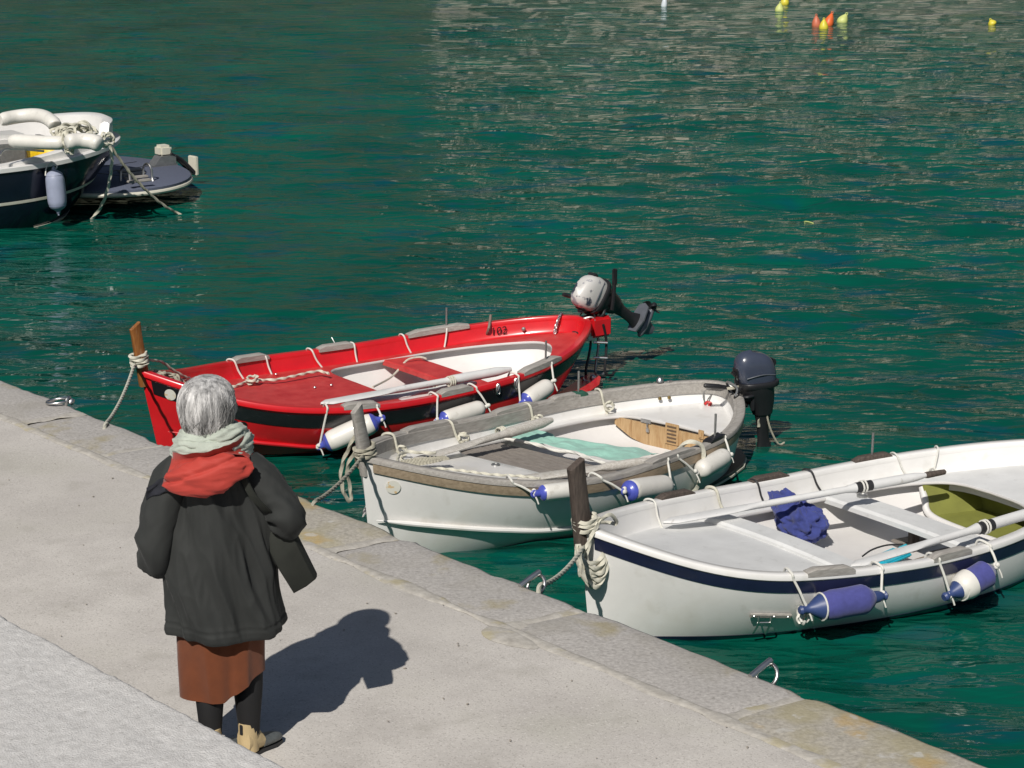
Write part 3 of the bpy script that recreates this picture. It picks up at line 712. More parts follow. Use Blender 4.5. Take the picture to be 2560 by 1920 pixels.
def rail_px(b, name, pts, m, r=.018):
    P = [b.side(px, py, .004) for px, py in pts]; P = catmull(P, 8); n = len(P); e = list(np.clip(np.minimum(np.arange(n), n-1-np.arange(n))/5+.15, 0, 1))
    mesh(name, tube(P, r, 8, scale=e), m, b.t); mesh(name, tube([p*V3((1, -1, 1)) for p in P], r, 8, scale=e), m, b.t)
def disc_on(b, px, py, r, m, name='round_sticker', off=.009):
    M = frame_on_side(b, px, py, off); mesh(name, xf((np.array([(r*math.cos(a), r*math.sin(a), 0) for a in np.linspace(0, 2*pi, 24, endpoint=False)]+[(0, 0, .001)]), [(i, (i+1) % 24, 24) for i in range(24)]), M), m, b.t)
def chain(P, r, m, name, parent, link=.03):
    P = resample(catmull(P, 6), link*.75); G = []
    for i in range(len(P)-1):
        c = (P[i]+P[i+1])/2; a = P[i+1]-P[i]; a /= np.linalg.norm(a); w = np.cross(a, (0, 0, 1) if i % 2 else (1, .3, 0)); w /= np.linalg.norm(w)
        G.append(tube([c+a*link*.55*math.cos(t)+w*link*.33*math.sin(t) for t in np.linspace(0, 2*pi, 10, endpoint=False)], r, 5, True))
    return mesh(name, join(*G), m, parent)
def cleat(b, p, ang=0, s=1):
    g = join(tube([(-.07*s, 0, .035*s), (-.03*s, 0, .04*s), (.03*s, 0, .04*s), (.07*s, 0, .035*s)], .011*s, 8, smooth=3), box((-.025*s, 0, .018*s), (.018*s, .02*s, .04*s), .004), box((.025*s, 0, .018*s), (.018*s, .02*s, .04*s), .004), box((0, 0, .003), (.09*s, .03*s, .008), .002))
    mesh('cleat', mv(xf(g, rot('Z', ang)), p), STEEL, b.t)
def wraps(c, ax, r, n, rr, pitch=.022, jit=.006, seed=1, ell=1.0):
    rg = random.Random(seed); c, ax = V3(c), V3(ax)/np.linalg.norm(ax); u = np.cross(ax, (1, 0, 0)); u /= np.linalg.norm(u); w = np.cross(ax, u); P = []
    for k in range(n*10+1):
        a = 2*pi*k/10; P.append(c+ax*(pitch*k/10+rg.uniform(-jit, jit))+u*(r+rg.uniform(0, jit))*math.cos(a)+w*(r*ell+rg.uniform(0, jit))*math.sin(a))
    return P
def bundle(c, n, a, b_, r, seed, d1=(1, 0, 0), d2=(0, 0, 1), spread=.02):
    """loose hank of rope: n loops of half-axes a,b_ in the plane d1,d2"""
    rg = random.Random(seed); c, d1, d2 = V3(c), V3(d1), V3(d2); P = []
    for k in range(n*12):
        t = 2*pi*k/12; q = 1+.18*math.sin(k*.37+seed); j = V3([rg.uniform(-spread, spread)*.5 for _ in range(3)])
        P.append(c+d1*a*q*math.cos(t)+d2*b_*q*math.sin(t)+np.cross(d1, d2)*spread*math.sin(k*.21+seed)*1.5+j)
    return P
def motor(b, p, tilt, steer, lab, cowlm, cap_ang=0, handle_up=.2):
    """outboard: origin at the clamp; local x points aft"""
    t = empty('outboard_motor', b.W(p), b.yaw+steer, label=lab, cat='outboard motor')
    R = rot('Y', -tilt); T = lambda g: xf(g, R)
    rings = []
    for k in range(19):
        q = k/18; z = .06+.27*q; f = max(0, 1-max(0, (q-.30)/.70)**3.2)**.5 if q > .30 else .88+.12*(q/.30)**.6
        f = max(f, .02); a, w, cx = .165*f, .104*f, .03-.045*q
        rings.append([V3((cx+a*math.copysign(abs(math.cos(h))**.68, math.cos(h)), w*math.copysign(abs(math.sin(h))**.68, math.sin(h)), z-(.010*math.cos(h) if q > .5 else 0)*(q-.5)*2)) for h in np.linspace(0, 2*pi, 28, endpoint=False)])
    mesh('cowl', T(loft(rings)), cowlm, t, angle=60)
    mesh('cowl_seam', T(loft([[V3((.03+.178*s*math.copysign(abs(math.cos(h))**.7, math.cos(h)), .122*s*math.copysign(abs(math.sin(h))**.7, math.sin(h)), z)) for h in np.linspace(0, 2*pi, 24, endpoint=False)] for z, s in ((.03, .80), (.035, .93), (.05, .98), (.075, .98), (.08, .95))])), MBLK, t)
    mesh('engine_pan', T(loft([[V3((.02+.165*s*math.cos(h)-d, .12*s*math.sin(h), z)) for h in np.linspace(0, 2*pi, 20, endpoint=False)] for z, s, d in ((-.20, .50, -.05), (-.10, .66, -.04), (-.04, .8, -.02), (.0, .90, 0), (.04, .95, 0))])), MBLK, t)
    mesh('cowl_panel', T(box((-.132, 0, .20), (.014, .12, .10), .006)), MGRY, t)
    mesh('cowl_latch', T(join(box((-.15, 0, .085), (.02, .05, .03), .005))), MBLK, t)
    for sy in (-1, 1): mesh('side_trim', T(tube([(-.10, sy*.100, .13), (.03, sy*.112, .15), (.15, sy*.085, .13)], .005, 6, smooth=5)), MGRY, t)
    mesh('rear_intake', T(box((.165, 0, .22), (.03, .10, .05), .008)), MBLK, t)
    mesh('throttle_linkage', T(tube([(-.15, .03, .03), (-.20, .07, .06), (-.22, .0, .10), (-.17, -.06, .06), (-.20, -.09, .0)], .009, 6, smooth=4)), GALV, t)
    mesh('steering_bracket', T(tube([(-.02, -.07, -.02), (-.10, -.09, -.02), (-.14, .0, -.03), (-.10, .09, -.02), (-.02, .07, -.02)], .014, 8, smooth=4)), MBLK, t)
    mesh('starter_grip', T(join(box((-.17, .0, .16), (.03, .075, .03), .010), tube([(-.15, 0, .16), (-.16, 0, .10), (-.14, .02, .04)], .007, 6), box((-.155, 0, .165), (.012, .10, .075), .01))), MBLK, t)
    mesh('midsection', T(loft([[V3((cx+a*math.cos(h), w*math.sin(h), z)) for h in np.linspace(0, 2*pi, 18, endpoint=False)] for z, cx, a, w in ((-.04, .06, .10, .08), (-.16, .075, .080, .052), (-.30, .070, .052, .030), (-.42, .072, .050, .026), (-.52, .08, .075, .028))])), MBLK, t)
    mesh('cavitation_plate', T(join(slab([(-.02, -.05), (.10, -.085), (.24, -.06), (.27, 0), (.24, .06), (.10, .085), (-.02, .05)], -.535, -.52))), MGRY, t, smooth=False)
    mesh('gearcase', T(join(lathe([(0, .012), (.03, .032), (.10, .042), (.2, .038), (.27, .028)], 16, (-.02, 0, -.64), (1, 0, -.64)), loft([[V3((cx+a*math.cos(h), w*math.sin(h), z)) for h in np.linspace(0, 2*pi, 14, endpoint=False)] for z, cx, a, w in ((-.52, .08, .08, .026), (-.64, .09, .085, .022), (-.74, .10, .05, .008), (-.78, .11, .03, .004))]))), MGRY, t)
    blades = []
    for k in range(3):
        a = 2*pi*k/3+.5
        def bl(u, v): rr_ = .02+.085*u; q = (v-.5)*(.10*math.sin(pi*min(1, u*.85+.15))+.01); an = a+q/.07; return (.285+q*.55, rr_*math.cos(an), -.64+rr_*math.sin(an))
        blades.append(grid(bl, 8, 6))
    mesh('propeller', T(join(lathe([(0, .03), (.06, .03), (.08, .015)], 14, (.25, 0, -.64), (1, 0, -.64)), *blades)), MBLK, t)
    # clamp bracket stays on the transom
    mesh('clamp_bracket', join(box((-.035, .06, -.06), (.03, .03, .18), .006), box((-.035, -.06, -.06), (.03, .03, .18), .006), box((.02, 0, -.03), (.09, .15, .10), .012), box((.0, 0, .0), (.10, .16, .025), .008),
        tube([(-.05, .06, -.06), (-.12, .06, -.06)], .008, 6), tube([(-.05, -.06, -.06), (-.12, -.06, -.06)], .008, 6), tube([(-.12, .06, -.09), (-.12, .06, -.03)], .006, 6), tube([(-.12, -.06, -.09), (-.12, -.06, -.03)], .006, 6)), MBLK, t)
    hm = T if handle_up is None else (lambda g: xf(g, R@rot('Y', handle_up)))
    mesh('tiller', hm(join(tube([(-.06, .05, -.01), (-.16, .06, .0), (-.26, .06, .01)], .018, 8), box((-.12, .058, -.005), (.12, .035, .035), .008), lathe([(0, .018), (.02, .021), (.14, .019), (.15, .012)], 10, (-.26, .06, .01), (-1, .06, .05)))), MBLK, t)
    mesh('cables', T(join(tube([(-.12, -.05, .05), (-.20, -.08, .0), (-.16, -.02, -.05), (-.06, .02, -.03)], .007, 6, smooth=5), tube([(-.10, .08, .05), (-.17, .12, .02), (-.14, .09, -.06), (-.03, .04, -.06)], .006, 6, smooth=5), tube([(-.13, .02, .06), (-.18, .03, .02), (-.12, .07, -.02)], .008, 6, smooth=5))), MBLK, t)
    return t

# ---------- red boat
b = red; t = red.t
xt = .5*(b.L3(1025, 915, .3)[0]+b.L3(1112, 947, .3)[0]); xt2 = .5*(b.L3(1080, 893, .3)[0]+b.L3(1167, 934, .3)[0])
slab_between(b, 'thwart', xt, xt2, b.zd(xt)+.004, .05, REDF, ins=.10)
rtop = b.mid(337, 815); post(b, rtop, V3((.04, 0, .60)), .088, .05, ORW, .92)
rail_px(b, 'spray_rail', [(420, 1079), (616, 1103), (720, 1113), (806, 1117), (960, 1102), (1150, 1068), (1330, 1020)], RED, .016)
M_ = frame_on_side(b, 583, 1058, .007); mesh('name_lettering', xf(text_mesh('na', .17, .001, .35), M_), BLK, t, smooth=False)
disc_on(b, 420, 987, .048, STK)
u_ = gun(b, 1250, 800, 1)[1]; q0, q1 = b.shell(u_-.02, .075, 1, -.072), b.shell(u_+.02, .075, 1, -.072); X_ = (q1-q0)/np.linalg.norm(q1-q0); M_ = np.eye(4); M_[:3, 0] = X_; M_[:3, 1] = (0, 0, 1); M_[:3, 2] = np.cross(X_, (0, 0, 1)); M_[:3, 3] = (q0+q1)/2
mesh('number_marking', xf(text_mesh('102', .10, .001), M_), BLK, t, smooth=False)
for px0, px1, py, sd in ((862, 952, 1015, -1), (1103, 1182, 975, -1), (1308, 1406, 905, -1), (575, 660, 905, 1), (788, 880, 865, 1), (1014, 1170, 818, 1)):
    ua, ub = gun(b, px0, py+(8 if sd < 0 else 2)*0, sd)[1], gun(b, px1, py, sd)[1]
    pad(b, min(ua, ub), max(ua, ub), sd, GREYW, h=.03, pin=(ua*.35+ub*.65 if px0 in (1308, 1014) else None))
cleat(b, b.L3(462, 958, .47), .4, .9)
for px, py in ((787, 968), (828, 962), (690, 935)): mesh('deck_screw', lathe([(0, .014), (.006, .010)], 12, b.L3(px, py, b.zd(1.5)+.022), b.L3(px, py, b.zd(1.5)+.022)+V3((0, 0, 1))), STEEL, t)
# stern bracket, ladder rails and boarding step
Lb = b.L; zb = b.sh(.98)
mesh('motor_bracket', join(box((Lb+.12, -.05, zb-.07), (.22, .17, .18), .02)), RED, t)
for k, (a_, c_, d_) in enumerate((((1498, 822), (1462, 900), (1448, 945)), ((1512, 845), (1480, 905), (1462, 948)), ((1520, 830), (1505, 900), (1512, 935)))):
    P = [V3((Lb+.02+.05*k, -.02-.06*k, zb-.04)), V3((Lb+.06+.05*k, -.04-.05*k, zb-.22)), V3((Lb-.04+.07*k, -.10-.05*k, .10)), V3((Lb+.0+.09*k, -.09-.05*k, .05)), V3((Lb+.10+.07*k, -.07-.04*k, .055))]
    mesh('ladder_rail', tube(P, .012, 8, smooth=5), MATS['dull_galvanised_steel'] if k == 1 else MBLK, t)
for z_ in (.22, .36): mesh('ladder_rung', tube([(Lb+.03, -.12, z_), (Lb+.14, -.18, z_-.01)], .012, 8), STEEL, t)
mesh('ladder_clamp', box((Lb+.02, -.08, zb-.14), (.10, .06, .09), .01), STEEL, t)
pl = [b.L3(px, py, .05) for px, py in ((1352, 1012), (1400, 986), (1440, 960), (1472, 940), (1490, 938), (1502, 950), (1498, 968), (1476, 984), (1428, 1012), (1372, 1032))]
mesh('boarding_step', slab([p[:2] for p in pl], .02, .075), RED, t, smooth=False)
mesh('step_fitting', join(ball(b.L3(1482, 944, .08), .03, 12, 8), tube([b.L3(1455, 945, .10), b.L3(1462, 952, .07), b.L3(1475, 958, .065)], .013, 8, smooth=4)), STEEL, t)
G, u = gun(b, 1405, 793, 1)
chain([b.shell(u, .05, 1, .03), b.shell(u, -.02, 1, 0), b.shell(u, -.015, 1, -.07), b.shell(u, .08, 1, -.09), b.shell(u+.004, .13, 1, -.10)], .0055, STEEL, 'stern_chain', t)
mesh('drain_fitting', lathe([(0, .02), (.008, .016), (.012, .006)], 12, b.shell(.93, .08, 1, -.08), b.shell(.93, .08, 1, -.30)), GALV, t)
for px, py in ((1243, 972), (1288, 958)):
    M_ = frame_on_side(b, px, py, .010); mesh('hull_handle', xf(join(tube([(-.012, -.04, .0), (-.02, -.02, .02), (.0, .03, .022), (.018, .045, .0)], .006, 6, smooth=4), tube([(.02*math.cos(a), .045*math.sin(a), .01) for a in np.linspace(0, 2*pi, 14, endpoint=False)], .006, 6, True)), M_), STEEL, t)
GREYM = 1
rm_ = motor(b, V3((Lb+.17, -.02, zb+.13)), math.radians(54), .1, 'dark grey outboard motor with peeling white cowl, tilted up behind the red boat', MOTP, handle_up=1.2)
mesh('shift_arm', join(tube([(.06, -.10, -.06), (.07, -.11, .08), (.08, -.11, .22), (.09, -.11, .31)], .018, 8, smooth=3), box((.08, -.11, .24), (.045, .04, .15), .01)), MBLK, rm_)
rg_ = 'cords over the far gunwale of the red boat'
for k, (px, px2, ords) in enumerate(((566, 573, 'first cord from the bow'), (651, 649, 'second cord from the bow'), (768, 784, 'third cord from the bow'), (875, 874, 'fourth cord from the bow'), (998, 1012, 'fifth cord from the bow'), (1111, 1102, 'sixth cord from the bow'))):
    over_cord(b, px, 870 if px < 900 else 835, 'white %s over the far red gunwale' % ords, px2=px2+6, group=rg_)
for px, py in ((840, 890), (1055, 868)):
    p = b.L3(px, py, b.zd(2)+.03); mesh('line_hook', join(tube([p, p+V3((0, 0, .10)), p+V3((-.01, .05, .16))], .005, 6), tube([p+V3((-.03, 0, .01)), p+V3((.03, 0, .01))], .006, 6)), GALV, t)
# ropes on the red boat
PT = V3((.0, 0, .80))
axp = rtop-V3((.04, 0, .60)); axp /= np.linalg.norm(axp)
o_ = b.W(PT-axp*.03)
top_rope('rope', [b.W(p) for p in wraps(PT-axp*.03, axp, .062, 4, .012, .026, .004, 3)], .014, ROPE, 'rope wound round the orange bow post of the red boat')
qe = at(264, 1062, Q+.01); top_rope('mooring_rope', sag(b.W(PT+V3((-.06, -.04, .0))), qe, .05, 8)+[qe+V3((-.02, -.04, -.06))], .014, ROPE, 'taut rope from the red boat bow post down to the quay edge')
dz = b.zd(1.2)+.035
dr = [b.W(p) for p in [V3((.09, 0, .80)), b.L3(405, 905, .72), b.L3(432, 925, .62), b.L3(470, 946, .5)]+[b.L3(px, py, dz) for px, py in ((520, 965), (580, 967), (612, 956), (640, 950), (690, 949), (745, 938), (775, 931), (800, 928), (822, 934))]]
top_rope('rope', dr, .013, ROPE, 'long knotted rope trailing over the faded red foredeck', smooth=8)
kp = b.L3(630, 950, dz+.02); top_rope('rope_knot', [b.W(p) for p in bundle(kp, 3, .04, .03, .012, 5, (1, 0, 0), (0, 1, 0), .02)], .012, ROPE, 'knot in the rope on the faded red foredeck')
hk = [b.W(p) for p in bundle(V3((.22, .05, .60)), 7, .12, .05, .013, 2, (1, .1, -.25), (0, .3, 1), .05)]
top_rope('rope_hank', hk, .013, ROPED, 'tangled hank of greenish rope beside the red boat bow post', smooth=5)
hz = [b.W(b.shell(gun(b, 1229, 799, 1)[1], .0, 1, .05)+V3((0, 0, .05)))]+[b.W(b.L3(px, py, z)) for px, py, z in ((1222, 820, .46), (1212, 850, .32), (1202, 880, .22), (1200, 905, .14), (1213, 925, .08))]
top_rope('hose', hz, .013, mat('brown_grey_hose', (.22, .17, .14), .6), 'brown hose hanging over the far gunwale beside the number 102', twist=False)
cz = [b.W(b.L3(px, py, z)) for px, py, z in ((932, 968, .30), (975, 945, .2), (1000, 920, .24), (1020, 899, .30), (1050, 893, .31), (1066, 897, .31))]
top_rope('cord', cz, .009, ROPE, 'cord from the red foredeck edge across to the red thwart', twist=False)
zo = .44
oar(b, b.L3(802, 1009, .44), b.L3(1122, 954, zo+.01), b.L3(1277, 923, zo+.02), 'white painted oar lying inside the near side of the red boat', r=.027)
oar(b, b.L3(868, 1010, .38), b.L3(1090, 974, .36), b.L3(1190, 958, .36), 'second white oar half hidden beneath the longer one in the red boat', r=.022)
fg = 'white fenders along the near side of the red boat'
near_fender(b, (812, 1110), (942, 1052), (820, 1020), (940, 1012), .085, 'white fender with blue ends on the red boat, half behind the grey bow post', fg)
near_fender(b, (1104, 1050), (1208, 1018), (1093, 996), (1190, 966), .068, 'white fender on the red boat just above the far grey gunwale', fg, cap1=False)
near_fender(b, (1310, 1005), (1376, 962), (1296, 944), (1377, 898), .075, 'white fender nearest the stern of the red boat', fg, cap1=False)

# ---------- grey-railed boat
b = grey; t = grey.t
ptop = b.mid(891, 1020); post(b, ptop, V3((.07, 0, .62)), .115, .055, GREYW, .72)
rail_px(b, 'spray_rail', [(940, 1301), (1105, 1316), (1250, 1325), (1382, 1325), (1500, 1303), (1620, 1265)], W_, .018)
disc_on(b, 980, 1219, .050, STK)
x0 = 1.66; xa = x0+.005; xe = .5*(b.L3(1285, 1097, .28)[0]+b.L3(1508, 1160, .28)[0])
nP = 8; wp = (xe-xa)/nP
for k in range(nP):
    xm = xa+wp*(k+.5); hw = b.ho(max(xm, x0+.10))-.015; zz = b.zd(xm)-.022
    mesh('plank', mv(box((0, 0, 0), (wp-.007, 2*hw, .022), .003), (xm, 0, zz+rnd.uniform(-.002, .002))), PLANK, t)
mesh('plank_bearer', join(box(((xa+xe)/2, .3, b.zd(2)-.06), (xe-xa-.02, .05, .04)), box(((xa+xe)/2, -.3, b.zd(2)-.06), (xe-xa-.02, .05, .04))), PLANK, t)
# varnished bulkhead under the stern deck
xb = 3.39; zt = b.zd(3.4)-.005
yb = np.linspace(-.52, .50, 7)
def botz(y): return .05+.14*abs(y/.52)**2.5
for k in range(6):
    y0, y1 = yb[k]+.0015, yb[k+1]-.0015
    P = [(y0, zt), (y1, zt), (y1, botz(y1)), (y0, botz(y0))]
    g = (np.array([(xb, *p) for p in P]+[(xb+.018, *p) for p in P]), [(0, 1, 2, 3), (7, 6, 5, 4), (0, 4, 5, 1), (1, 5, 6, 2), (2, 6, 7, 3), (3, 7, 4, 0)])
    mesh('bulkhead_board', g, PLYW, t, smooth=False)
vy = -.08; vent = [box((xb-.006, vy, .20), (.012, .13, .17), .003)]
mesh('louvre_vent', join(*vent), PLYW, t)
for k in range(5): mesh('louvre_slat', box((xb-.014, vy, .14+.03*k), (.008, .09, .012), .002), mat('dark_slat', (.12, .08, .05), .7) if k == 0 else MATS['dark_slat'], t)
mesh('hasp', join(box((xb-.008, .18, .26), (.01, .10, .03), .003), tube([(xb-.012, .16, .25), (xb-.02, .16, .22), (xb-.012, .15, .20)], .006, 6), box((xb-.015, .155, .19), (.015, .03, .03), .004)), STEEL, t)
mesh('latch', join(box((xb-.006, -.36, .25), (.012, .05, .07), .003), box((xb-.014, -.36, .25), (.01, .02, .04), .002)), PLYW, t)
mesh('deck_drain', lathe([(0, .034), (.006, .032), (.007, .02), (.002, .018)], 20, b.L3(1239, 1162, b.zd(1.5)+.016), b.L3(1239, 1162, b.zd(1.5)+.016)+V3((0, 0, 1))), GALV, t)
for px0, px1, py, sd, pin, m in ((1420, 1462, 985, 1, 1, GREENR), (1775, 1818, 1095, -1, 1, MBLK), (1370, 1440, 998, 1, 0, GREYW), (1225, 1330, 1030, 1, 0, GREYW), (1000, 1130, 1070, 1, 0, GREYW), (1630, 1740, 1150, -1, 0, GREYW)):
    ua, ub = gun(b, px0, py, sd)[1], gun(b, px1, py, sd)[1]; pad(b, min(ua, ub), max(ua, ub), sd, m, w=.06, h=.022, pin=((ua+ub)/2 if pin else None))
cleat(b, V3((.30, 0, b.zd(.3)+.03)), .3, 1)
Lb = b.L; zb = b.sh(.98)
pl = [b.L3(px, py, .05) for px, py in ((1740, 1200), (1800, 1150), (1835, 1118), (1852, 1122), (1864, 1140), (1858, 1160), (1830, 1182), (1790, 1205), (1752, 1218))]
mesh('boarding_step', slab([p[:2] for p in pl], .03, .05), MBLK, t, smooth=False); mesh('step_trim', slab([(p*1.004)[:2] for p in pl], .015, .029), CREAM, t, smooth=False)
mesh('stern_light', join(lathe([(0, .03), (.02, .028), (.035, .015)], 12, b.shell(.93, -.02, 1, -.02), b.shell(.93, -1, 1, -.02)), box(b.shell(.945, -.015, 1, -.02), (.05, .03, .015), .004)), STEEL, t)
mesh('brass_fitting', join(*[lathe([(0, .016), (.01, .014), (.014, .006)], 10, b.shell(u, .10, 1, -.08), b.shell(u, .10, 1, -.3)) for u in (.93, .945)]), mat('tarnished_brass', (.25, .18, .07), .4, metal=.8), t)
# motor
mp = b.L3(1858, 985, zb+.02); mp = V3((Lb-.08, mp[1], zb+.02))
motor(b, mp, math.radians(3), -.55, 'dark blue grey outboard motor upright on the stern of the grey railed boat', MOT, handle_up=.15)
top_rope('rope', [b.W(mp+V3(p)) for p in ((-.20, .12, .03), (-.12, .05, .05), (-.05, .10, .03), (-.02, -.02, .05), (.03, -.03, -.1), (.02, -.04, -.30))], .014, ROPED, 'short rope knotted at the upright outboard motor')
top_rope('rope', [b.W(mp+V3(p)) for p in ((.05, -.08, -.12), (.09, -.10, -.3), (.16, -.14, -.45), (.22, -.16, zb*-1-.0))], .008, ROPED, 'thin line trailing from the upright outboard into the water', twist=False)
sp = b.L3(1762, 1012, b.zd(3.9)+.03)
lk = tag(mesh('steering_line', join(tube([b.W(sp), b.W(sp+V3((.10, .06, .10))), b.W(mp+V3((-.10, .06, .05)))], .007, 6, smooth=4), tube([b.W(sp), b.W(sp+V3((.14, -.01, .08))), b.W(mp+V3((-.08, .0, .0)))], .006, 6, smooth=4)), GALV, origin=b.W(sp)), 'metal steering linkage running from the stern deck up to the upright outboard', 'linkage')
mesh('red_hook', join(tube([(.0, 0, 0), (.02, .01, .02), (.05, 0, .01), (.03, -.02, 0)], .012, 6, smooth=4)), mat('red_plastic', (.5, .03, .03), .4), lk)
# things aboard
dzp = b.zd(2.0)-.005
def towel(u, v):
    a = b.L3(1250, 1086, dzp); c = b.L3(1592, 1157, dzp); d = c-a; w = V3((-d[1], d[0], 0)); w /= np.linalg.norm(w)
    f = .5-v; p = a+d*u+w*(f-.2)*(.36-.08*math.sin(u*5))*(-1)
    z = .022+.020*nz(u*9, v*3, 2)+.018*abs(nz(u*3, v*6, 5))-.05*max(0, v-.75)*2*(u > .3)
    return b.W(p+V3((.02*nz(u*5, v*5), .02*nz(u*6, v*4, 8), z)))
tg = grid(towel, 60, 26); o0 = tg[0][0]; tag(mesh('towel', tg, TURQ, origin=o0), 'faded turquoise towel draped across the grey plank platform', 'towel')
wp_ = [b.W(b.L3(px, py, dzp+.025)) for px, py in ((1262, 1096), (1300, 1103), (1345, 1112), (1385, 1125), (1440, 1133), (1480, 1148), (1530, 1163))]
tag(mesh('white_cloth_roll', sweep(resample(catmull(wp_, 8), .012), [(.014*math.cos(a)*(1+.2*math.sin(3*a)), .011*math.sin(a)) for a in np.linspace(0, 2*pi, 9, endpoint=False)], twist=.16), CORD, origin=wp_[0]), 'twisted white cloth roll along the edge of the turquoise towel', 'cloth')
jp = b.L3(1245, 1062, b.zd(2)+.04); jt = empty('plastic_jug', b.W(jp), b.yaw, label='white and turquoise plastic jug with handle lying on the far side deck', cat='jug')
mesh('jug_body', loft([[V3((x, w*math.copysign(abs(math.cos(h))**.6, math.cos(h)), .035+hh*math.copysign(abs(math.sin(h))**.6, math.sin(h)))) for h in np.linspace(0, 2*pi, 18, endpoint=False)] for x, w, hh in ((-.12, .03, .03), (-.11, .05, .045), (.0, .052, .048), (.06, .045, .04), (.10, .02, .02))]), mat('translucent_jug', (.50, .64, .62), .4, col2=(.70, .74, .72), scale=5), jt)
mesh('jug_handle', tube([(-.03, 0, .08), (-.02, 0, .115), (.05, 0, .11), (.07, 0, .065)], .010, 8, smooth=4), FEN, jt)
mesh('jug_cap', lathe([(0, .022), (.03, .022), (.035, .015)], 14, (.095, 0, .035), (1, 0, .035)), FENB, jt)
oar(b, b.L3(1030, 1153, .36), b.L3(1248, 1083, .39), b.L3(1380, 1050, .41), 'worn wooden oar with flaking paint lying across the white foredeck', m=OARW, r=.028, bw=.05)
oar(b, b.L3(1292, 1199, .34), b.L3(1430, 1190, .34), b.L3(1640, 1150, .36), 'flaking white oar tucked along the inside of the near grey gunwale', m=OARW, r=.024)
dz = b.zd(.8)+.03
def flat_weave(u, v):
    a = b.L3(1005, 1163, dz+.01); c = b.L3(1118, 1148, dz); d = c-a; w = V3((-d[1], d[0], 0)); w /= np.linalg.norm(w)
    return b.W(a+d*u+w*(v-.5)*.16*(.5+.5*math.sin(pi*min(1, u+.15)))+V3((0, 0, .018*abs(math.sin(u*40+v*9))*abs(math.sin(v*22))+.006)))
fw_ = grid(flat_weave, 70, 30); tag(mesh('net', fw_, ROPED, origin=fw_[0][0]), 'small folded net lying on the foredeck under the worn oar', 'net')
pA = V3((.02, 0, .80))
axp = ptop-V3((.07, 0, .62)); axp /= np.linalg.norm(axp)
top_rope('rope', [b.W(p) for p in wraps(pA-axp*.04+V3((.02, 0, 0)), axp, .066, 3, .013, .026, .006, 9)], .014, ROPED, 'rope wound round the grey bow post')
top_rope('rope', [b.W(p) for p in (pA+V3((-.02, .05, .10)), V3((-.10, .08, .70)), V3((-.12, .05, .54)), V3((-.08, .03, .46)), V3((-.04, .06, .52)), V3((-.06, .07, .68)), pA+V3((-.03, .02, .02)))], .014, ROPED, 'loop of rope hanging in front of the grey bow post')
qe = at(786, 1257, Q+.01); top_rope('mooring_rope', sag(b.W(pA+V3((-.05, -.05, -.02))), qe, .03, 8)+[qe+V3((-.02, -.04, -.06))], .014, ROPED, 'taut rope from the grey bow post down to the quay edge')
top_rope('rope', [b.W(p) for p in (pA+V3((.06, -.02, -.04)), V3((.16, -.03, .60)), V3((.30, -.02, b.zd(.3)+.07)), V3((.45, .02, b.zd(.45)+.05)), b.L3(1080, 1172, dz+.01), b.L3(1150, 1176, dz), b.L3(1230, 1186, dz), b.L3(1300, 1190, dz-.01), b.L3(1350, 1196, dz))], .011, ROPE, 'pale rope running aft from the grey bow post along the near side deck')
top_rope('rope', [b.W(p) for p in (V3((.05, .06, .75)), V3((.18, .05, .62)), V3((.3, .02, b.zd(.3)+.08)), V3((.42, .06, b.zd(.4)+.04)), b.L3(1000, 1135, dz+.02), b.L3(1070, 1132, dz+.01), b.L3(1090, 1132, dz+.01))], .014, ROPE, 'thick rope over the bow cleat beside the grey post')
for k, (px, px2, nm) in enumerate(((957, 962, 'nearest the bow'), (1108, 1128, 'second from the bow'), (1305, 1316, 'amidships'), (1490, 1512, 'nearest the stern'))):
    o = over_cord(b, px, 1090-.2*(px-900), 'knotted cord over the far grey gunwale, %s' % nm, m=ROPE, px2=px2, r=.010, down=.18, group='knotted cords over the far grey gunwale')
    G, u = gun(b, px2, 1090-.2*(px-900), 1); kp = b.W(b.shell(u, .10, 1, -.11)); kb = bundle(kp-V3(o.location), 2, .035, .03, .01, k+3, (1, 0, 0), (0, 0, 1), .02)
    mesh('knot', rope(kb, .010, 4), ROPE, o)
fg = 'white fenders along the near side of the grey railed boat'
near_fender(b, (1350, 1233), (1452, 1222), (1277, 1202), None, .058, 'slim white fender with blue end beside the dark bow post', fg, cap1=False)
near_fender(b, (1568, 1228), (1670, 1213), (1500, 1194), (1668, 1146), .080, 'fat white fender with one blue end between the dark post and the rope loop', fg, cap1=False)
near_fender(b, (1748, 1178), (1816, 1138), (1693, 1139), (1812, 1090), .070, 'plain white fender nearest the stern of the grey railed boat', fg, cap0=False, cap1=False)
G, u = gun(b, 1748, 1120, -1)
top_rope('rope', [b.W(p) for p in (b.shell(u-.04, .14, -1, -.14), b.shell(u-.03, .02, -1, -.11), b.shell(u-.01, -.05, -1, -.05), b.shell(u, -.03, -1, .03), b.shell(u+.004, .12, -1, .05), b.shell(u+.004, .30, -1, .03), b.shell(u+.004, .42, -1, .0))], .018, ROPE, 'thick rope looped over the near grey gunwale by the stern fender')

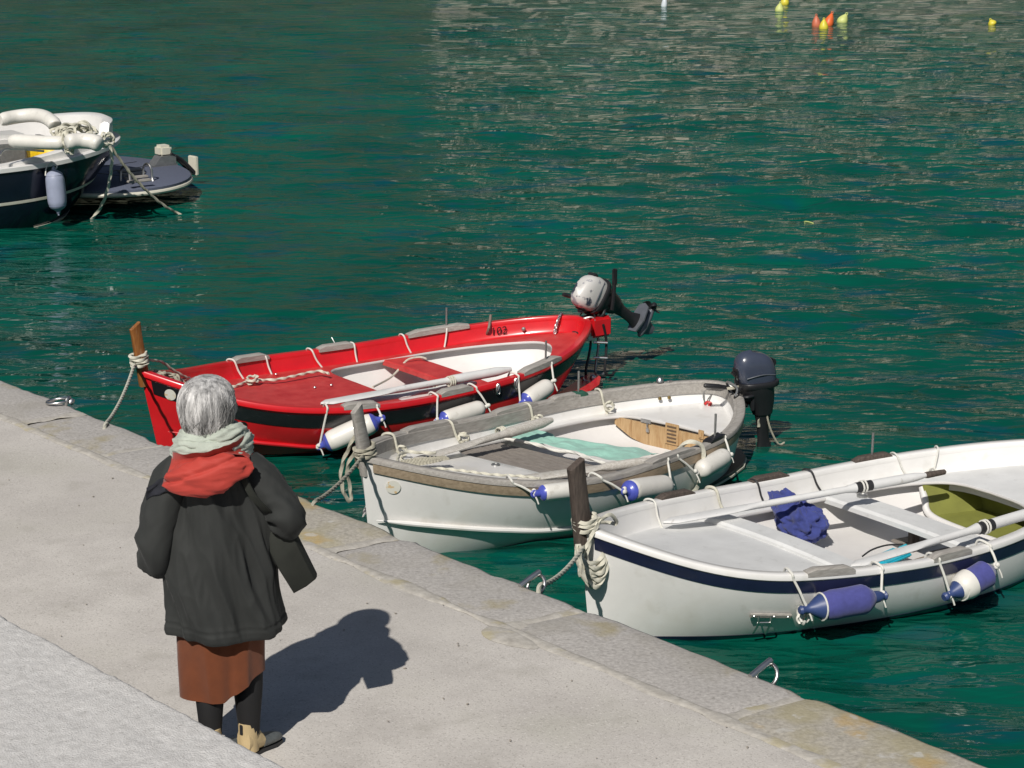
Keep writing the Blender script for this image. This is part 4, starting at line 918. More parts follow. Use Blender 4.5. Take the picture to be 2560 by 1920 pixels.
# ---------- blue striped boat, nearest
b = blue; t = b.t
btop = b.mid(1439, 1160); post(b, btop, V3((.05, 0, .52)), .115, .065, DARKW, .88)
axp = btop-V3((.05, 0, .52)); axp /= np.linalg.norm(axp)
x0 = 1.80; slab_between(b, 'coaming_beam', x0-.17, x0+.01, b.zd(x0)+.045, .05, W2, ins=.03, bev=.015, crown=.03)
xa = .5*(b.L3(2097, 1247, .27)[0]+b.L3(2342, 1337, .27)[0]); xe = xa+.24
slab_between(b, 'thwart', xa, xe, b.zd(xa)+.015, .05, W2, ins=.05, bev=.018)
sp_ = b.L3(2156, 1238, b.zd(xa)+.03)
mesh('thwart_socket', lathe([(-.01, .04), (.006, .04), (.008, .030), (.001, .026)], 18, sp_, sp_+V3((0, 0, 1))), GALV, t)
mesh('thwart_post', box((xa+.16, .03, .13), (.075, .05, .26), .006, .1), DARKW, t)
for k, (x, y, l, w, a, m) in enumerate(((xa-.10, -.22, .34, .11, .05, BOARD), (xa-.32, -.20, .20, .09, .3, BOARD), (xa+.35, -.20, .42, .12, -.05, PLANK), (xa+.30, -.36, .40, .10, .02, BOARD), (xa+.28, .10, .40, .10, -.12, PLANK), (xa+.02, -.42, .5, .12, 0, BOARD))):
    mesh('floor_board', box((x, y, .045+.006*k), (l, w, .016), .003, a), m, t)
for px0, px1, py, sd, pin in ((2021, 2139, 1420, -1, 0), (2335, 2431, 1372, -1, 0), (1640, 1725, 1243, 1, 0), (1868, 1962, 1193, 1, 0), (2128, 2222, 1146, 1, 1)):
    ua, ub = gun(b, px0, py, sd)[1], gun(b, px1, py, sd)[1]; pad(b, min(ua, ub), max(ua, ub), sd, GREYW if sd < 0 else DARKW, w=.05, h=.030, pin=((ua+ub)/2 if pin else None))
# stern locker under the after deck, open towards the cockpit
xl = 3.46; zl = b.zd(3.6)-.02
def lock(x, k): return [(x, -.50*k, .07), (x, -.56*k, zl), (x, .50*k, zl), (x, .40*k, .07)]
V_ = [V3(p) for x, k in ((xl, 1), (xl+.42, .72)) for p in lock(x, k)]
mesh('locker_lining', (np.array(V_), [(0, 1, 5, 4), (2, 3, 7, 6), (3, 0, 4, 7), (4, 5, 6, 7)]), OLIVE, t, smooth=False)
mesh('locker_moulding', tube([(xl+.02, .52, b.zd(xl)-.03), (xl, .47, .18), (xl-.02, .40, .085), (xl-.02, .15, .055), (xl-.02, -.3, .055)], .026, 10, smooth=5), WL, t)
# ladder bracket on the bow quarter
M_ = frame_on_side(b, 1922, 1539, .012)
mesh('ladder_board', xf(box((0, 0, 0), (.27, .032, .018), .004), M_), GREYW, t)
for k in (-1, 1): mesh('ladder_hook', xf(join(tube([(-.045+.04*k, .01, .012), (-.04+.04*k, -.02, .03), (-.03+.04*k, -.06, .025), (-.028+.04*k, -.16, .012)], .0065, 8, smooth=4)), M_), STEEL, t)
mesh('ladder_crossbar', xf(tube([(-.085, -.035, .03), (.0, -.03, .03)], .0065, 8), M_), STEEL, t)
for k in (-.11, .02, .11): mesh('bolt_head', xf(lathe([(0, .008), (.004, .006)], 8, (k, 0, .009), (k, 0, 1)), M_), STEEL, t)
mk = b.L3(1943, 1346, b.zd(1.4)+.03); M_ = np.eye(4); M_[:3, 3] = mk; a_ = -.85; M_[:3, 0] = (math.cos(a_), math.sin(a_), 0); M_[:3, 1] = (-math.sin(a_), math.cos(a_), 0)
# small deck marks and gouges
for (px, py, px2, py2, w) in ((1937, 1328, 1960, 1341, .003), (1973, 1334, 2062, 1372, .006), (1990, 1350, 2000, 1354, .003), (1948, 1346, 1953, 1349, .012)):
    p, q = b.L3(px, py, b.zd(1.5)+.020), b.L3(px2, py2, b.zd(1.5)+.020); p[2] = b.zd(p[0])+.03*(1-(p[1]/b.wi(p[0]))**2)+.002; q[2] = b.zd(q[0])+.03*(1-(q[1]/b.wi(q[0]))**2)+.002
    mesh('deck_gouge', tube([p, q], w, 6), DARKW, t)
# oars
oar(b, b.L3(1658, 1306, .37), b.L3(2138, 1220, .42), b.L3(2315, 1188, .44), 'white oar with black leather collar along the far side of the blue striped boat', m=GRIP, r=.024, grip=.16, collarm=RUB, bw=.055)
oar(b, b.L3(2128, 1415, .35), b.L3(2445, 1322, .38), b.L3(2640, 1263, .40), 'white oar with black collar leaning over the near side, running off the right edge', m=GRIP, r=.026, grip=.16, collarm=RUB, bw=.045)
# blue jacket bundle
bc = b.L3(1985, 1300, .22); bc[0] = max(bc[0], 1.93)
def cloth(u, v):
    th, ph = 2*pi*u, pi*(v*.98+.01); r = 1+.25*nz(3*math.cos(th), 3*math.sin(th), 2.5*math.cos(ph))+.12*nz(7*math.cos(th), 7*math.sin(th), 6*math.cos(ph))+.10*abs(math.sin(th*3+ph*4+2*nz(math.cos(th)*2, ph)))
    x, y, z = .13*r*math.sin(ph)*math.cos(th), .22*r*math.sin(ph)*math.sin(th), .12*r*math.cos(ph)
    return (bc[0]+x+.06, bc[1]+y+.02, max(.05, .19+z*1.1+.10*max(0, y/.2)))
g = place_w(b, grid(cloth, 110, 70)); o_ = b.W(V3((bc[0], bc[1], .05)))
ct = empty('jacket', o_, label='crumpled royal blue jacket with white piping stowed behind the foredeck edge', cat='jacket')
mesh('cloth', mv(g, -o_), BLUEC, ct, angle=80)
sg = [V3(cloth(u, v)) for u, v in ((.05, .12), (.02, .22), (.98, .33), (.97, .42), (.945, .5), (.93, .58), (.90, .66))]
P = catmull([V3(q)*1+V3((0, 0, .006)) for q in [p if True else 0 for p in sg]], 6)
mesh('piping', mv(place_w(b, sweep(P, [(.016*math.cos(a), .006*math.sin(a)) for a in np.linspace(0, 2*pi, 8, endpoint=False)])), -o_), CORD, ct)
tq = b.L3(2225, 1393, .08); tag(mesh('dustpan', place_w(b, join(box(tq, (.30, .16, .03), .01, .2), tube([tq+V3((.14, .05, .02)), tq+V3((.22, .07, .02))], .012, 8))), TURQ2, smooth=True, origin=b.W(tq)), 'bright turquoise plastic scoop on the floor under the near oar', 'scoop')
tag(mesh('strap', place_w(b, tube([tq+V3((-.16, .10, .01)), tq+V3((-.05, .12, .03)), tq+V3((.10, .13, .03)), tq+V3((.22, .10, .02))], .006, 6, smooth=5)), RUB, origin=b.W(tq)), 'black strap lying on the brown floor boards beside the turquoise scoop', 'strap')
# ropes round the stem
PB = V3((.03, 0, .70)); s_ = b.z0 if hasattr(b, 'z0') else b.sh(0)
top_rope('rope', [b.W(p) for p in wraps(V3((.045, 0, .745)), axp, .072, 3, .013, .027, .008, 4, .9)]+[b.W(p) for p in (V3((.12, -.04, .80)), V3((.22, -.02, .80)), V3((.30, .02, .72)), V3((.20, .06, .74)), V3((.06, .07, .78)))], .014, ROPE, 'rope lashed round the dark bow post of the blue striped boat')
rg = random.Random(5)
# plaited bundle slung under the stem head
P = []
for k in range(9):
    off = .018*k
    for a in np.linspace(0, pi, 9):
        P.append(b.W(V3((-.075-.012*math.sin(a)-.010*math.sin(k*2.1)+.20*(1-math.cos(a))/2, -.075-.05*math.sin(a)+rg.uniform(-.006, .006), .66-.11*math.sin(a)-off*math.sin(a)*1.1-.04*(1-math.cos(a))/2*0+.02*rg.random()))) if k % 2 == 0 else
                 b.W(V3((.125+.012*math.sin(a)-.20*(1-math.cos(a))/2-.010*math.sin(k*2.1), -.085-.05*math.sin(a)+rg.uniform(-.006, .006), .66-.11*math.sin(a)-off*math.sin(a)*1.1))))
top_rope('rope_bundle', P, .0155, ROPE, 'plaited bundle of rope slung under the stem of the blue striped boat', smooth=4)
top_rope('rope', [b.W(p) for p in (V3((.02, -.07, .78)), V3((.10, -.08, .82)), V3((.03, -.08, .72)), V3((-.04, -.09, .62)), V3((-.07, -.09, .50)), V3((-.03, -.10, .52)), V3((.0, -.09, .66)), V3((.07, -.08, .80)))], .013, ROPE, 'loose rope crossing down the front of the dark bow post')
qe = at(1350, 1466, Q+.01); top_rope('mooring_rope', sag(b.W(V3((-.03, -.08, .66))), qe, .04, 8)+[qe+V3((-.02, -.04, -.06))], .015, ROPE, 'taut rope from the dark bow post down past the mooring ring')
gb = 'cords over the far gunwale of the blue striped boat'
for k, (px, px2, m, nm) in enumerate(((1612, 1618, CORD, 'white cord over the far white gunwale, nearest the dark bow post'), (1768, 1784, ROPE, 'thick white cord crossing the far white gunwale, second from its bow'), (1874, 1888, RUB, 'black cord over the far white gunwale, nearer its bow'), (2010, 2040, RUB, 'black cord over the far white gunwale, nearer its stern'), (2231, 2262, CORD, 'white cord just aft of the far rowlock pin'), (2337, 2330, CORD, 'knotted white cord over the far gunwale, nearest its stern'))):
    o = over_cord(b, px, 1280-.17*(px-1500), nm, m=m, px2=px2, group=gb, down=.16, r=.007 if m != ROPE else .011)
    if k == 5:
        G, u = gun(b, px2, 1140, 1); kp = b.W(b.shell(u, .15, 1, -.12)); mesh('knot', rope(bundle(kp-V3(o.location), 3, .03, .035, .01, 7, (1, 0, 0), (0, 0, 1), .02), .008, 4), CORD, o)
fb = 'blue cloth covered fenders'
near_fender(b, (2035, 1520), (2187, 1493), (1980, 1424), (2206, 1412), .090, 'fender in a whole royal blue cloth cover with drawstring end', fb, kind='blue', m=FENC)
f2 = near_fender(b, (2388, 1478), (2482, 1424), (2346, 1390), (2472, 1344), .086, 'fender with blue cloth cover slipped up to bare its white end', fb, kind='blue', m=FENC, cap1=False)
# slipped cover: show the bare white end
A = V3((0, 0, 0))
for ch in list(f2.children):
    if ch.name.startswith('end_cap'): ax = None
fA, fB = b.W(b.side(2388, 1478, .101)), b.W(b.side(2482, 1424, .101)); ax = (fB-fA)/np.linalg.norm(fB-fA)
mesh('bare_end', lathe([(.015, .05), (.02, .062), (.05, .084), (.09, .0945), (.125, .0955), (.13, .09)], 26, (0, 0, 0), ax), FEN, f2)
rgp = b.W(b.side(2008, 1532, .05)); tag(mesh('rag', rope(bundle(rgp, 4, .02, .05, .01, 11, (1, 0, 0), (0, 0, 1), .03), .010, 4), CORD, origin=rgp), 'white frayed rag tied below the whole blue fender', 'rag')

# ---------- navy cruiser at the left
def build_cruiser():
    b = nav
    t = build_boat(b, 'motor_boat', 'dark navy motor boat with white deck and round stern platform at the left edge', dict(
        hull=NAVYH, cap=(.09, .05, .02), capm=W_, bands=[(.42, .455, .006, CREAM, 'pinstripe'), (.80, .85, .02, CREAM, 'rubbing_strake')], bulwark=.24, bulm=W_, deckm=W2,
        hole=(1.5, 5.9, .22, 5, 3.5), floor=.35, linm=WL, camber=.0))
    # stern coaming, raised behind the gunwale
    rr = []
    for o_, i_ in zip(b.outline(-.07), b.outline(-.20)):
        f = np.clip((o_[0]-4.4)/1.0, 0, 1); h = .02+.20*f*(.35+.65*(o_[1] > -.6)); e = V3((0, 0, 1)); rr.append([o_, o_+e*h, (o_+i_)/2+e*(h+.03*f), i_+e*h, i_-e*.1])
    mesh('stern_coaming', loft(rr), W_, t, angle=50)
    # platform: oval deck beyond the stern
    tip, n0, f0 = b.L3(462, 424, .25), b.L3(185, 482, .22), b.L3(283, 372, .25)
    c = b.L3(232, 430, .30); Rx, Ry = 1.2, 1.6
    def oval(s, z): return [(c[0]+Rx*s*math.cos(a), c[1]+Ry*s*math.sin(a)*(1), z) for a in np.linspace(0, 2*pi, 60, endpoint=False)]
    mesh('swim_platform', loft([oval(.95, .19), oval(1, .21), oval(1, .295), oval(.985, .305)]), DECKB, t, angle=50)
    mesh('platform_trim', tube([V3(p)*V3((1, 1, 1)) for p in oval(1.0, .235)], .028, 8, True), CREAM, t)
    for (x_, y_, l_, a_) in ((c[0]+.45, c[1]+.35, .8, .2), (c[0]+.55, c[1]-.05, .8, .2), (c[0]+.15, c[1]-.5, .7, -1.1)): mesh('hatch_seam', box((x_, y_, .308), (l_, .015, .006), 0, a_), MBLK, t)
    # outboard bracket & plates at the far end
    p = b.L3(416, 413, .30)
    mesh('engine_bracket', join(slab([(p[0]-.25, p[1]-.1), (p[0]+.12, p[1]-.1), (p[0]+.12, p[1]+.12), (p[0]-.25, p[1]+.12)], .30, .325), loft([[(p[0]-.22+.1*k, p[1]+sy*.10, .32+.12*k) for sy in (-1, 1)]+[(p[0]+.10, p[1]+sy*.10, .32+.12*k) for sy in (1, -1)] for k in (0, 1)])), GALV, t, smooth=False)
    mesh('bracket_pad', box((p[0]-.02, p[1]+.04, .50), (.18, .20, .15), .03), CREAM, t)
    q = b.mid(490, 412, p[1]-.25)
    for s_ in (-1, 1): mesh('bracket_arm', tube([(p[0]+.03, p[1]+.08*s_, .46), (p[0]+.20, p[1]+.08*s_, .36), (p[0]+.34, p[1]-.05+.08*s_, .20)], .025, 8, smooth=4), MBLK, t)
    mesh('motor_plate', box((p[0]+.38, p[1]-.05, .27), (.05, .18, .26), .01, .15), CREAM, t)
    # folded bathing ladder
    q = b.L3(335, 430, .34)
    lp = lambda px, py, z: b.L3(px, py, z)
    for nm_, pts in (('ladder_side', ((302, 452, .32), (303, 425, .46), (312, 415, .52), (322, 425, .48), (326, 455, .34), (331, 472, .24))), ('ladder_side', ((358, 445, .32), (359, 418, .46), (368, 409, .52), (377, 418, .48), (381, 445, .34), (386, 466, .24)))):
        mesh(nm_, tube([lp(*q_) for q_ in pts], .016, 8, smooth=5), STEEL, t)
    mesh('ladder_foot', tube([lp(329, 470, .24), lp(340, 477, .22), lp(375, 473, .22), lp(384, 464, .24)], .016, 8, smooth=4), STEEL, t)
    for k in range(4):
        a_, c_ = lp(296+8*k, 428+9*k, .33+.02*k), lp(352+8*k, 422+9*k, .33+.02*k); d_ = c_-a_
        mesh('ladder_tread', box((a_+c_)/2, (np.linalg.norm(d_), .09, .03), .008, math.atan2(d_[1], d_[0])), GREYW, t)
    cp = b.L3(268, 362, .95); cleat(b, cp, .5, 1.6)
    # seat shell and curved white windscreen bolster
    sp = b.L3(25, 345, 1.0)
    mesh('seat_moulding', join(box((sp[0]-.25, sp[1]+.1, .78), (.9, .5, .55), .05)), W_, t)
    mesh('handrail', tube([b.L3(0, 388, .95), b.L3(10, 375, 1.0), b.L3(40, 372, 1.0), b.L3(110, 378, .98)], .014, 8, smooth=4), STEEL, t)
    mesh('storage_panel', box(b.L3(20, 395, .80), (.45, .03, .35), .01, -.1), GALV, t)
    return t
ct = build_cruiser(); b = nav
def bolster(P, r, lab, nm='fender'):
    P = catmull([b.W(p) for p in P], 8); n = len(P)
    s = [min(1, .72+.28*min(i, n-1-i)/2.5) for i in range(n)]
    return tag(mesh(nm, tube(P, r, 20, scale=s), FEN, origin=P[0], angle=60), lab, 'fender')
bolster([b.L3(0, 300, 1.30), b.L3(40, 292, 1.32), b.L3(80, 288, 1.34), b.L3(110, 292, 1.34), b.L3(132, 306, 1.30), b.L3(138, 316, 1.26)], .085, 'upper curved white foam roll at the left edge, above the seat')
bolster([b.L3(26, 352, 1.10), b.L3(70, 354, 1.10), b.L3(120, 357, 1.10), b.L3(160, 357, 1.10)], .085, 'lower long white foam roll lying over the motor boat cockpit')
bolster([b.L3(166, 355, 1.14), b.L3(200, 352, 1.14), b.L3(230, 354, 1.13), b.L3(250, 362, 1.10)], .095, 'short white foam roll beside the rope heap on the motor boat')
yb_ = b.W(b.L3(95, 390, .78)); yt = empty('bucket', yb_, label='yellow plastic bucket in the cockpit of the navy motor boat', cat='bucket')
mesh('bucket_body', lathe([(0, .10), (.02, .12), (.24, .155), (.245, .145), (.03, .11)], 24, (0, 0, -.1), (.0, .2, .9)), YEL, yt)
mesh('bucket_handle', tube([(.15*math.cos(a), .05, .16+.10*math.sin(a)) for a in np.linspace(0, pi, 10)], .006, 6), STEEL, yt)
y2 = b.W(b.L3(128, 384, .82)); tag(mesh('yellow_bag', (lambda g: (g[0]*V3((1, 1, 1)), g[1]))(ball(y2, .13, 20, 12, (1.3, .8, .8))), YEL, origin=y2), 'rounded yellow bag beside the yellow bucket on the motor boat', 'bag')
hp = b.L3(190, 325, 1.22); top_rope('rope_hank', [b.W(p) for p in bundle(hp+V3((-.02, 0, -.04)), 9, .22, .08, .02, 6, (1, -.2, 0), (0, .4, .9), .07)], .018, ROPE, 'heap of coiled rope on the stern coaming of the navy motor boat', smooth=5)
hp = b.L3(172, 350, 1.14); top_rope('rope', [b.W(p) for p in bundle(hp, 4, .05, .13, .02, 8, (1, 0, 0), (0, .2, 1), .05)], .018, ROPE, 'rope looped round the gap between two white foam rolls', smooth=5)
hp = b.L3(266, 350, 1.12); top_rope('rope', [b.W(p) for p in bundle(hp, 3, .07, .06, .02, 9, (1, 0, 0), (0, .2, 1), .05)], .016, ROPE, 'rope turned round the stern cleat of the navy motor boat', smooth=5)
cp = b.W(b.L3(274, 362, .98))
w1, w2 = at(224, 552, -.02), at(447, 535, -.02)
top_rope('mooring_rope', [cp, cp*.75+w1*.25+V3((.1, -.05, .02)), cp*.4+w1*.6+V3((.10, -.05, -.07)), w1, w1+V3((-.4, -.2, -.25))], .022, ROPE, 'mooring rope curving down from the navy boat cleat, left of two')
top_rope('mooring_rope', sag(cp, w2, .12, 8)+[w2+V3((.4, -.1, -.2))], .020, ROPED, 'mooring rope slanting right across the round platform into the water')
A_, B2 = b.W(b.side(135, 428, .15)), b.W(b.side(142, 520, .13)); A_ = V3(A_); B2 = V3((A_[0]+.03, A_[1]-.02, B2[2]))
f = fender(A_, B2, .115, 'blue grey fender hanging upright on the navy hull', None, [], m=FENG, capm=FENG, cap0=True, cap1=True)
G, u = gun(b, 130, 403, -1)
mesh('cord', join(tube([G-A_, G*.5+A_*.5-A_+V3((.05, 0, 0)), V3((0.02, 0, .03))], .010, 6, smooth=4), tube([G-A_, G*.5+A_*.5-A_-V3((.07, .02, 0)), V3((-.10, -.04, -.05))], .008, 6, smooth=4)), CORD, f)

tw_ = at(2005, 554, .0); top_rope('twig', [tw_, tw_+V3((.06, -.05, .01)), tw_+V3((.13, -.12, .0))], .006, YELP, 'thin pale twig floating on open water at the right', 'twig', twist=False)
# ---------- buoys
def buoy(px, py, w, h, tiltx, tilty, m, lab, grp='mooring buoys far out on the water'):
    p = at(px, py, 0.0); d = np.linalg.norm(p-V3((0, 0, CAMZ))); s = d/FOC; r = w*s/2; hh = h*s*1.0
    t = empty('buoy', (*p[:2], 0), label=lab, cat='buoy', group=grp)
    ax = V3((tiltx, tilty, 1)); ax /= np.linalg.norm(ax)
    pr = [(-.35*hh, r*.15), (-.3*hh, r*.6), (-.12*hh, r*.93), (.08*hh, r), (.28*hh, r*.93), (.48*hh, r*.72), (.66*hh, r*.45), (.76*hh, r*.27), (.80*hh, r*.16)]
    mesh('float', lathe(pr, 24, (0, 0, 0), ax), m, t)
    c = ax*(hh*.86); mesh('eye', tube([c+V3((r*.20*math.cos(a), 0, r*.22*math.sin(a))) for a in np.linspace(0, 2*pi, 12, endpoint=False)], r*.08, 6, True), m, t)
buoy(1660, 16, 15, 30, .1, 0, mat('white_buoy_plastic', (.62, .66, .70), .4), 'narrow whitish buoy, leftmost of the far buoys')
buoy(1948, 28, 22, 24, .1, 0, YELP, 'lower pale yellow buoy of the pair at the top edge')
buoy(1961, 10, 22, 24, .2, 0, YELB, 'upper yellow buoy of the pair at the top edge')
buoy(2041, 66, 23, 32, -.05, 0, ORB2, 'faded orange buoy at the left of the tight cluster')
buoy(2070, 62, 24, 36, .35, .2, ORB, 'bright orange buoy leaning right behind the yellow one')
buoy(2059, 72, 23, 28, 0, 0, YELB, 'yellow cone buoy in front of the two orange buoys')
buoy(2104, 56, 26, 28, .6, .2, YELP, 'pale green yellow buoy leaning over, right of the orange cluster')
buoy(2481, 60, 21, 14, -.5, 0, YELB, 'small round yellow buoy alone at the far right')

# ---------- the woman on the quay
def build_person():
    P0 = at(573, 1890, Q)
    t = empty('person', P0, label='grey haired woman seen from behind in dark jacket with red hood and rust skirt', cat='person'); t.scale = (1, 1, 1.011)
    def ridge(x, y, z): return 1-abs(2*mnoise.noise(Vector((x, y, z))))
    # body: one skinned figure, head shaped on top
    js = {'pel': (0, .02, .80, .13, .10), 'sp': (-.01, .04, .98, .11, .075), 'ch': (-.02, .05, 1.14, .12, .065), 'nk': (-.03, .03, 1.30, .052, .052), 'hd': (-.04, .045, 1.40, .05, .05),
          'lh': (-.075, .02, .72, .085, .085), 'lk': (-.072, .02, .42, .055, .055), 'la': (-.066, -.05, .09, .030, .030), 'lt': (-.03, .03, .035, .016, .014),
          'rh': (.085, .02, .72, .085, .085), 'rk': (.085, .05, .42, .055, .055), 'ra': (.085, .02, .09, .030, .030), 'rt': (.13, .08, .035, .016, .014),
          'ls': (-.19, .02, 1.22, .055, .055), 'le': (-.29, -.03, .93, .040, .040), 'lw': (-.13, .22, .97, .026, .022), 'lp': (-.09, .27, 1.0, .032, .014),
          'rs': (.16, .02, 1.22, .055, .055), 're': (.29, -.02, 1.05, .040, .040), 'rw': (.12, .24, 1.0, .026, .022), 'rp': (.07, .28, 1.02, .032, .014)}
    eg = [('pel', 'sp'), ('sp', 'ch'), ('ch', 'nk'), ('nk', 'hd'), ('pel', 'lh'), ('lh', 'lk'), ('lk', 'la'), ('la', 'lt'), ('pel', 'rh'), ('rh', 'rk'), ('rk', 'ra'), ('ra', 'rt'),
          ('ch', 'ls'), ('ls', 'le'), ('le', 'lw'), ('lw', 'lp'), ('ch', 'rs'), ('rs', 're'), ('re', 'rw'), ('rw', 'rp')]
    for s, wr in (('l', 'lp'), ('r', 'rp')):
        px_, py_, pz_ = js[wr][:3]; sg = 1 if s == 'l' else -1
        for k in range(4):
            L_ = (.060, .068, .064, .052)[k]; z = pz_+.030-.019*k
            a, b_, c = (px_+sg*.018, py_+.03, z), (px_+sg*(.018+L_*.5), py_+.045, z-.004), (px_+sg*(.016+L_*.8), py_+.02, z-.010)
            for n, p in ((f'{s}f{k}a', a), (f'{s}f{k}b', b_), (f'{s}f{k}c', c)): js[n] = (*p, .0085, .008)
            eg += [(wr, f'{s}f{k}a'), (f'{s}f{k}a', f'{s}f{k}b'), (f'{s}f{k}b', f'{s}f{k}c')]
        js[s+'ta'] = (px_+sg*.005, py_-.005, pz_+.04, .011, .010); js[s+'tb'] = (px_+sg*.035, py_+.005, pz_+.062, .009, .009); eg += [(wr, s+'ta'), (s+'ta', s+'tb')]
    names = list(js); me = bpy.data.meshes.new('sk'); me.from_pydata([js[n][:3] for n in names], [(names.index(a), names.index(b_)) for a, b_ in eg], [])
    o = bpy.data.objects.new('sk', me); COL.objects.link(o); md = o.modifiers.new('s', 'SKIN'); sv = me.skin_vertices[0].data
    for i, n in enumerate(names): sv[i].radius = js[n][3:5]; sv[i].use_root = (n == 'pel')
    o.modifiers.new('u', 'SUBSURF').levels = 1
    ev = o.evaluated_get(bpy.context.evaluated_depsgraph_get()); m2 = bpy.data.meshes.new_from_object(ev)
    g = (np.array([tuple(v.co) for v in m2.vertices]), [tuple(p.vertices) for p in m2.polygons]); bpy.data.objects.remove(o)
    hc = V3((-.030, .045, 1.475)); yaw = math.radians(-38)
    def face(u, v):
        th, ph = 2*pi*u, pi*v; x, y, z = math.sin(ph)*math.cos(th), math.sin(ph)*math.sin(th), math.cos(ph)
        r = V3((.072*x, .090*y, .112*z))
        if y > 0:
            nose = math.exp(-(x/.16)**2-((z+.10)/.22)**2)*(1 if z < .1 else .6); r[1] += .024*nose*(y > .6)
            r[1] += .008*math.exp(-(x/.3)**2-((z+.48)/.07)**2)-.010*math.exp(-((abs(x)-.38)/.16)**2-((z-.12)/.12)**2)+.012*math.exp(-(x/.3)**2-((z+.85)/.15)**2)
        if z < 0: r[0] *= 1+.25*z*(abs(z))
        c, s = math.cos(yaw), math.sin(yaw); return hc+V3((r[0]*c-r[1]*s, r[0]*s+r[1]*c, r[2]))
    hg = grid(face, 49, 33)
    ears = [ball((hc[0]+sx*.072*math.cos(yaw), hc[1]+sx*.072*math.sin(yaw), hc[2]-.01), .03, 12, 8, (.4, .7, 1)) for sx in (-1, 1)]
    mesh('body', join(g, hg, *ears), SKIN, t, angle=80)
    fw = V3((-math.sin(yaw), math.cos(yaw), 0)); rt = V3((math.cos(yaw), math.sin(yaw), 0))
    lens = [tube([hc+fw*.092+rt*(sx*.032+.024*math.cos(a))+V3((0, 0, .012+.019*math.sin(a))) for a in np.linspace(0, 2*pi, 18, endpoint=False)], .003, 6, True) for sx in (-1, 1)]
    arms = [tube([hc+fw*.09+rt*sx*.058+V3((0, 0, .018)), hc+fw*.05+rt*sx*.078+V3((0, 0, .016)), hc+rt*sx*.080+V3((0, 0, .010))], .0028, 6) for sx in (-1, 1)]
    mesh('glasses', join(*lens, *arms), GLS, t)
    # hair: thick bob of clumps, opened for the face
    hq = V3((-.038, .03, 0))
    def hr(th, z):
        q = (z-1.365)/(1.628-1.365); q = min(1, max(0, q))
        r = .088+.040*math.sin(pi*min(1, q*1.05)**.8*.52) if q < .5 else .128*max(0, 1-((q-.5)/.5)**2.5)**.5
        if q < .5: r = .082+.046*(q/.5)**.6
        fa = math.cos(th-(pi/2+yaw)); r *= (1.0+.06*(-fa))
        if fa > .5 and q < .72: r *= 1-.42*min(1, (fa-.5)/.25)
        return r
    def hair(u, v):
        th = 2*pi*u; z = 1.355+.273*(v**.85); sw = .9*(1-v)
        r = .95*hr(th, z)*(1+.030*ridge(math.cos(th+sw*.2)*5, math.sin(th+sw*.2)*5, z*3)+.030*ridge(math.cos(th)*17, math.sin(th)*17, z*4+3)-.03)
        z2 = z-.022*max(0, 1-v*6)*nz(math.cos(th)*6, math.sin(th)*6)+(.0 if v > .2 else 0)
        # tilted hem: nape lower
        return hq+V3((r*math.cos(th)*.97, r*math.sin(th)*1.05-.010*(1-v), z2))
    mesh('hair', grid(hair, 260, 70), HAIR, t, angle=180)
    rg = random.Random(2); S = []
    for k in range(1500):
        th = rg.uniform(0, 2*pi); fa = math.cos(th-(pi/2+yaw))
        zt = rg.uniform(1.52, 1.622); ze = rg.uniform(1.345, 1.45) if fa < .4 else rg.uniform(1.46, 1.53)
        dth = rg.uniform(-.55, .55)*(.6 if rg.random() < .8 else 1.6); P = []; lift = rg.uniform(1.0, 1.035)
        for q in np.linspace(0, 1, 8):
            z = zt+(ze-zt)*q; a = th+dth*q*q+.08*math.sin(q*7+k); r = .95*hr(a, max(z, 1.36))*(lift+.03*q*q*(k % 7 == 0)); P.append(hq+V3((r*math.cos(a)*.97, r*math.sin(a)*1.05-.006*q, z)))
        S.append(tube(P, rg.uniform(.0010, .0019), 3))
    tag(mesh('hair_strands', join(*S), HAIR, t, angle=180), kind='stuff')
    # jacket body
    prof = [(.54, .222, .165, 0), (.575, .234, .178, 0), (.61, .233, .176, 0), (.64, .230, .170, 0), (.72, .226, .165, -.003), (.84, .222, .155, -.008), (.96, .213, .145, -.012), (1.08, .210, .138, -.018), (1.17, .207, .130, -.022), (1.23, .190, .118, -.026), (1.27, .160, .100, -.03), (1.305, .115, .085, -.034), (1.33, .085, .075, -.036)]
    pz = [p[0] for p in prof]
    def ip(z, k): return float(np.interp(z, pz, [p[k] for p in prof]))
    def fold(th, z):
        x, y = math.cos(th), math.sin(th)
        f = .034*ridge(x*1.5+z*1.7, y*1.3, z*1.3)+.018*ridge(x*2.9+3+z*3.0, y*2.6, z*2.2)-.012+.004*ridge(x*6, y*6+z*5, z*5)
        drape = .006*math.sin(th*6+2.8*nz(z*2, x*2))*max(0, (1.0-z)/.45)
        return f-.022+drape
    def jk(u, v):
        th = 2*pi*u; z = .565+(1.33-.565)*v; zz = z; a, b_, cx = ip(z, 1), ip(z, 2), ip(z, 3); n = 2.35
        f = fold(th, z)*min(1, (1.36-z)/.15); cs, sn = math.cos(th), math.sin(th)
        r = 1/((abs(cs)**n+abs(sn)**n)**(1/n)); x = (a+f)*cs*r; y = (b_+f)*sn*r
        if z < .61: q = (.61-z)/.07; x *= 1-.03*q*q; y *= 1-.03*q*q; zz += .006*math.sin(th*40)*(1-abs(q*2-1))*0
        zz += -.035*math.cos(th+.3)*0+.02*sn*(z < .9)*(.9-z)/.4
        if abs(z-.612) < .006: x *= .985; y *= .985
        return (x+cx, y+.02, zz)
    mesh('jacket', grid(jk, 220, 150), JACK, t, angle=180)
    mesh('jacket_lining', grid(lambda u, v: V3(jk(u, .0+.12*v))*V3((.965, .965, 1))+V3((0, 0, .004)), 80, 6), LIN, t)
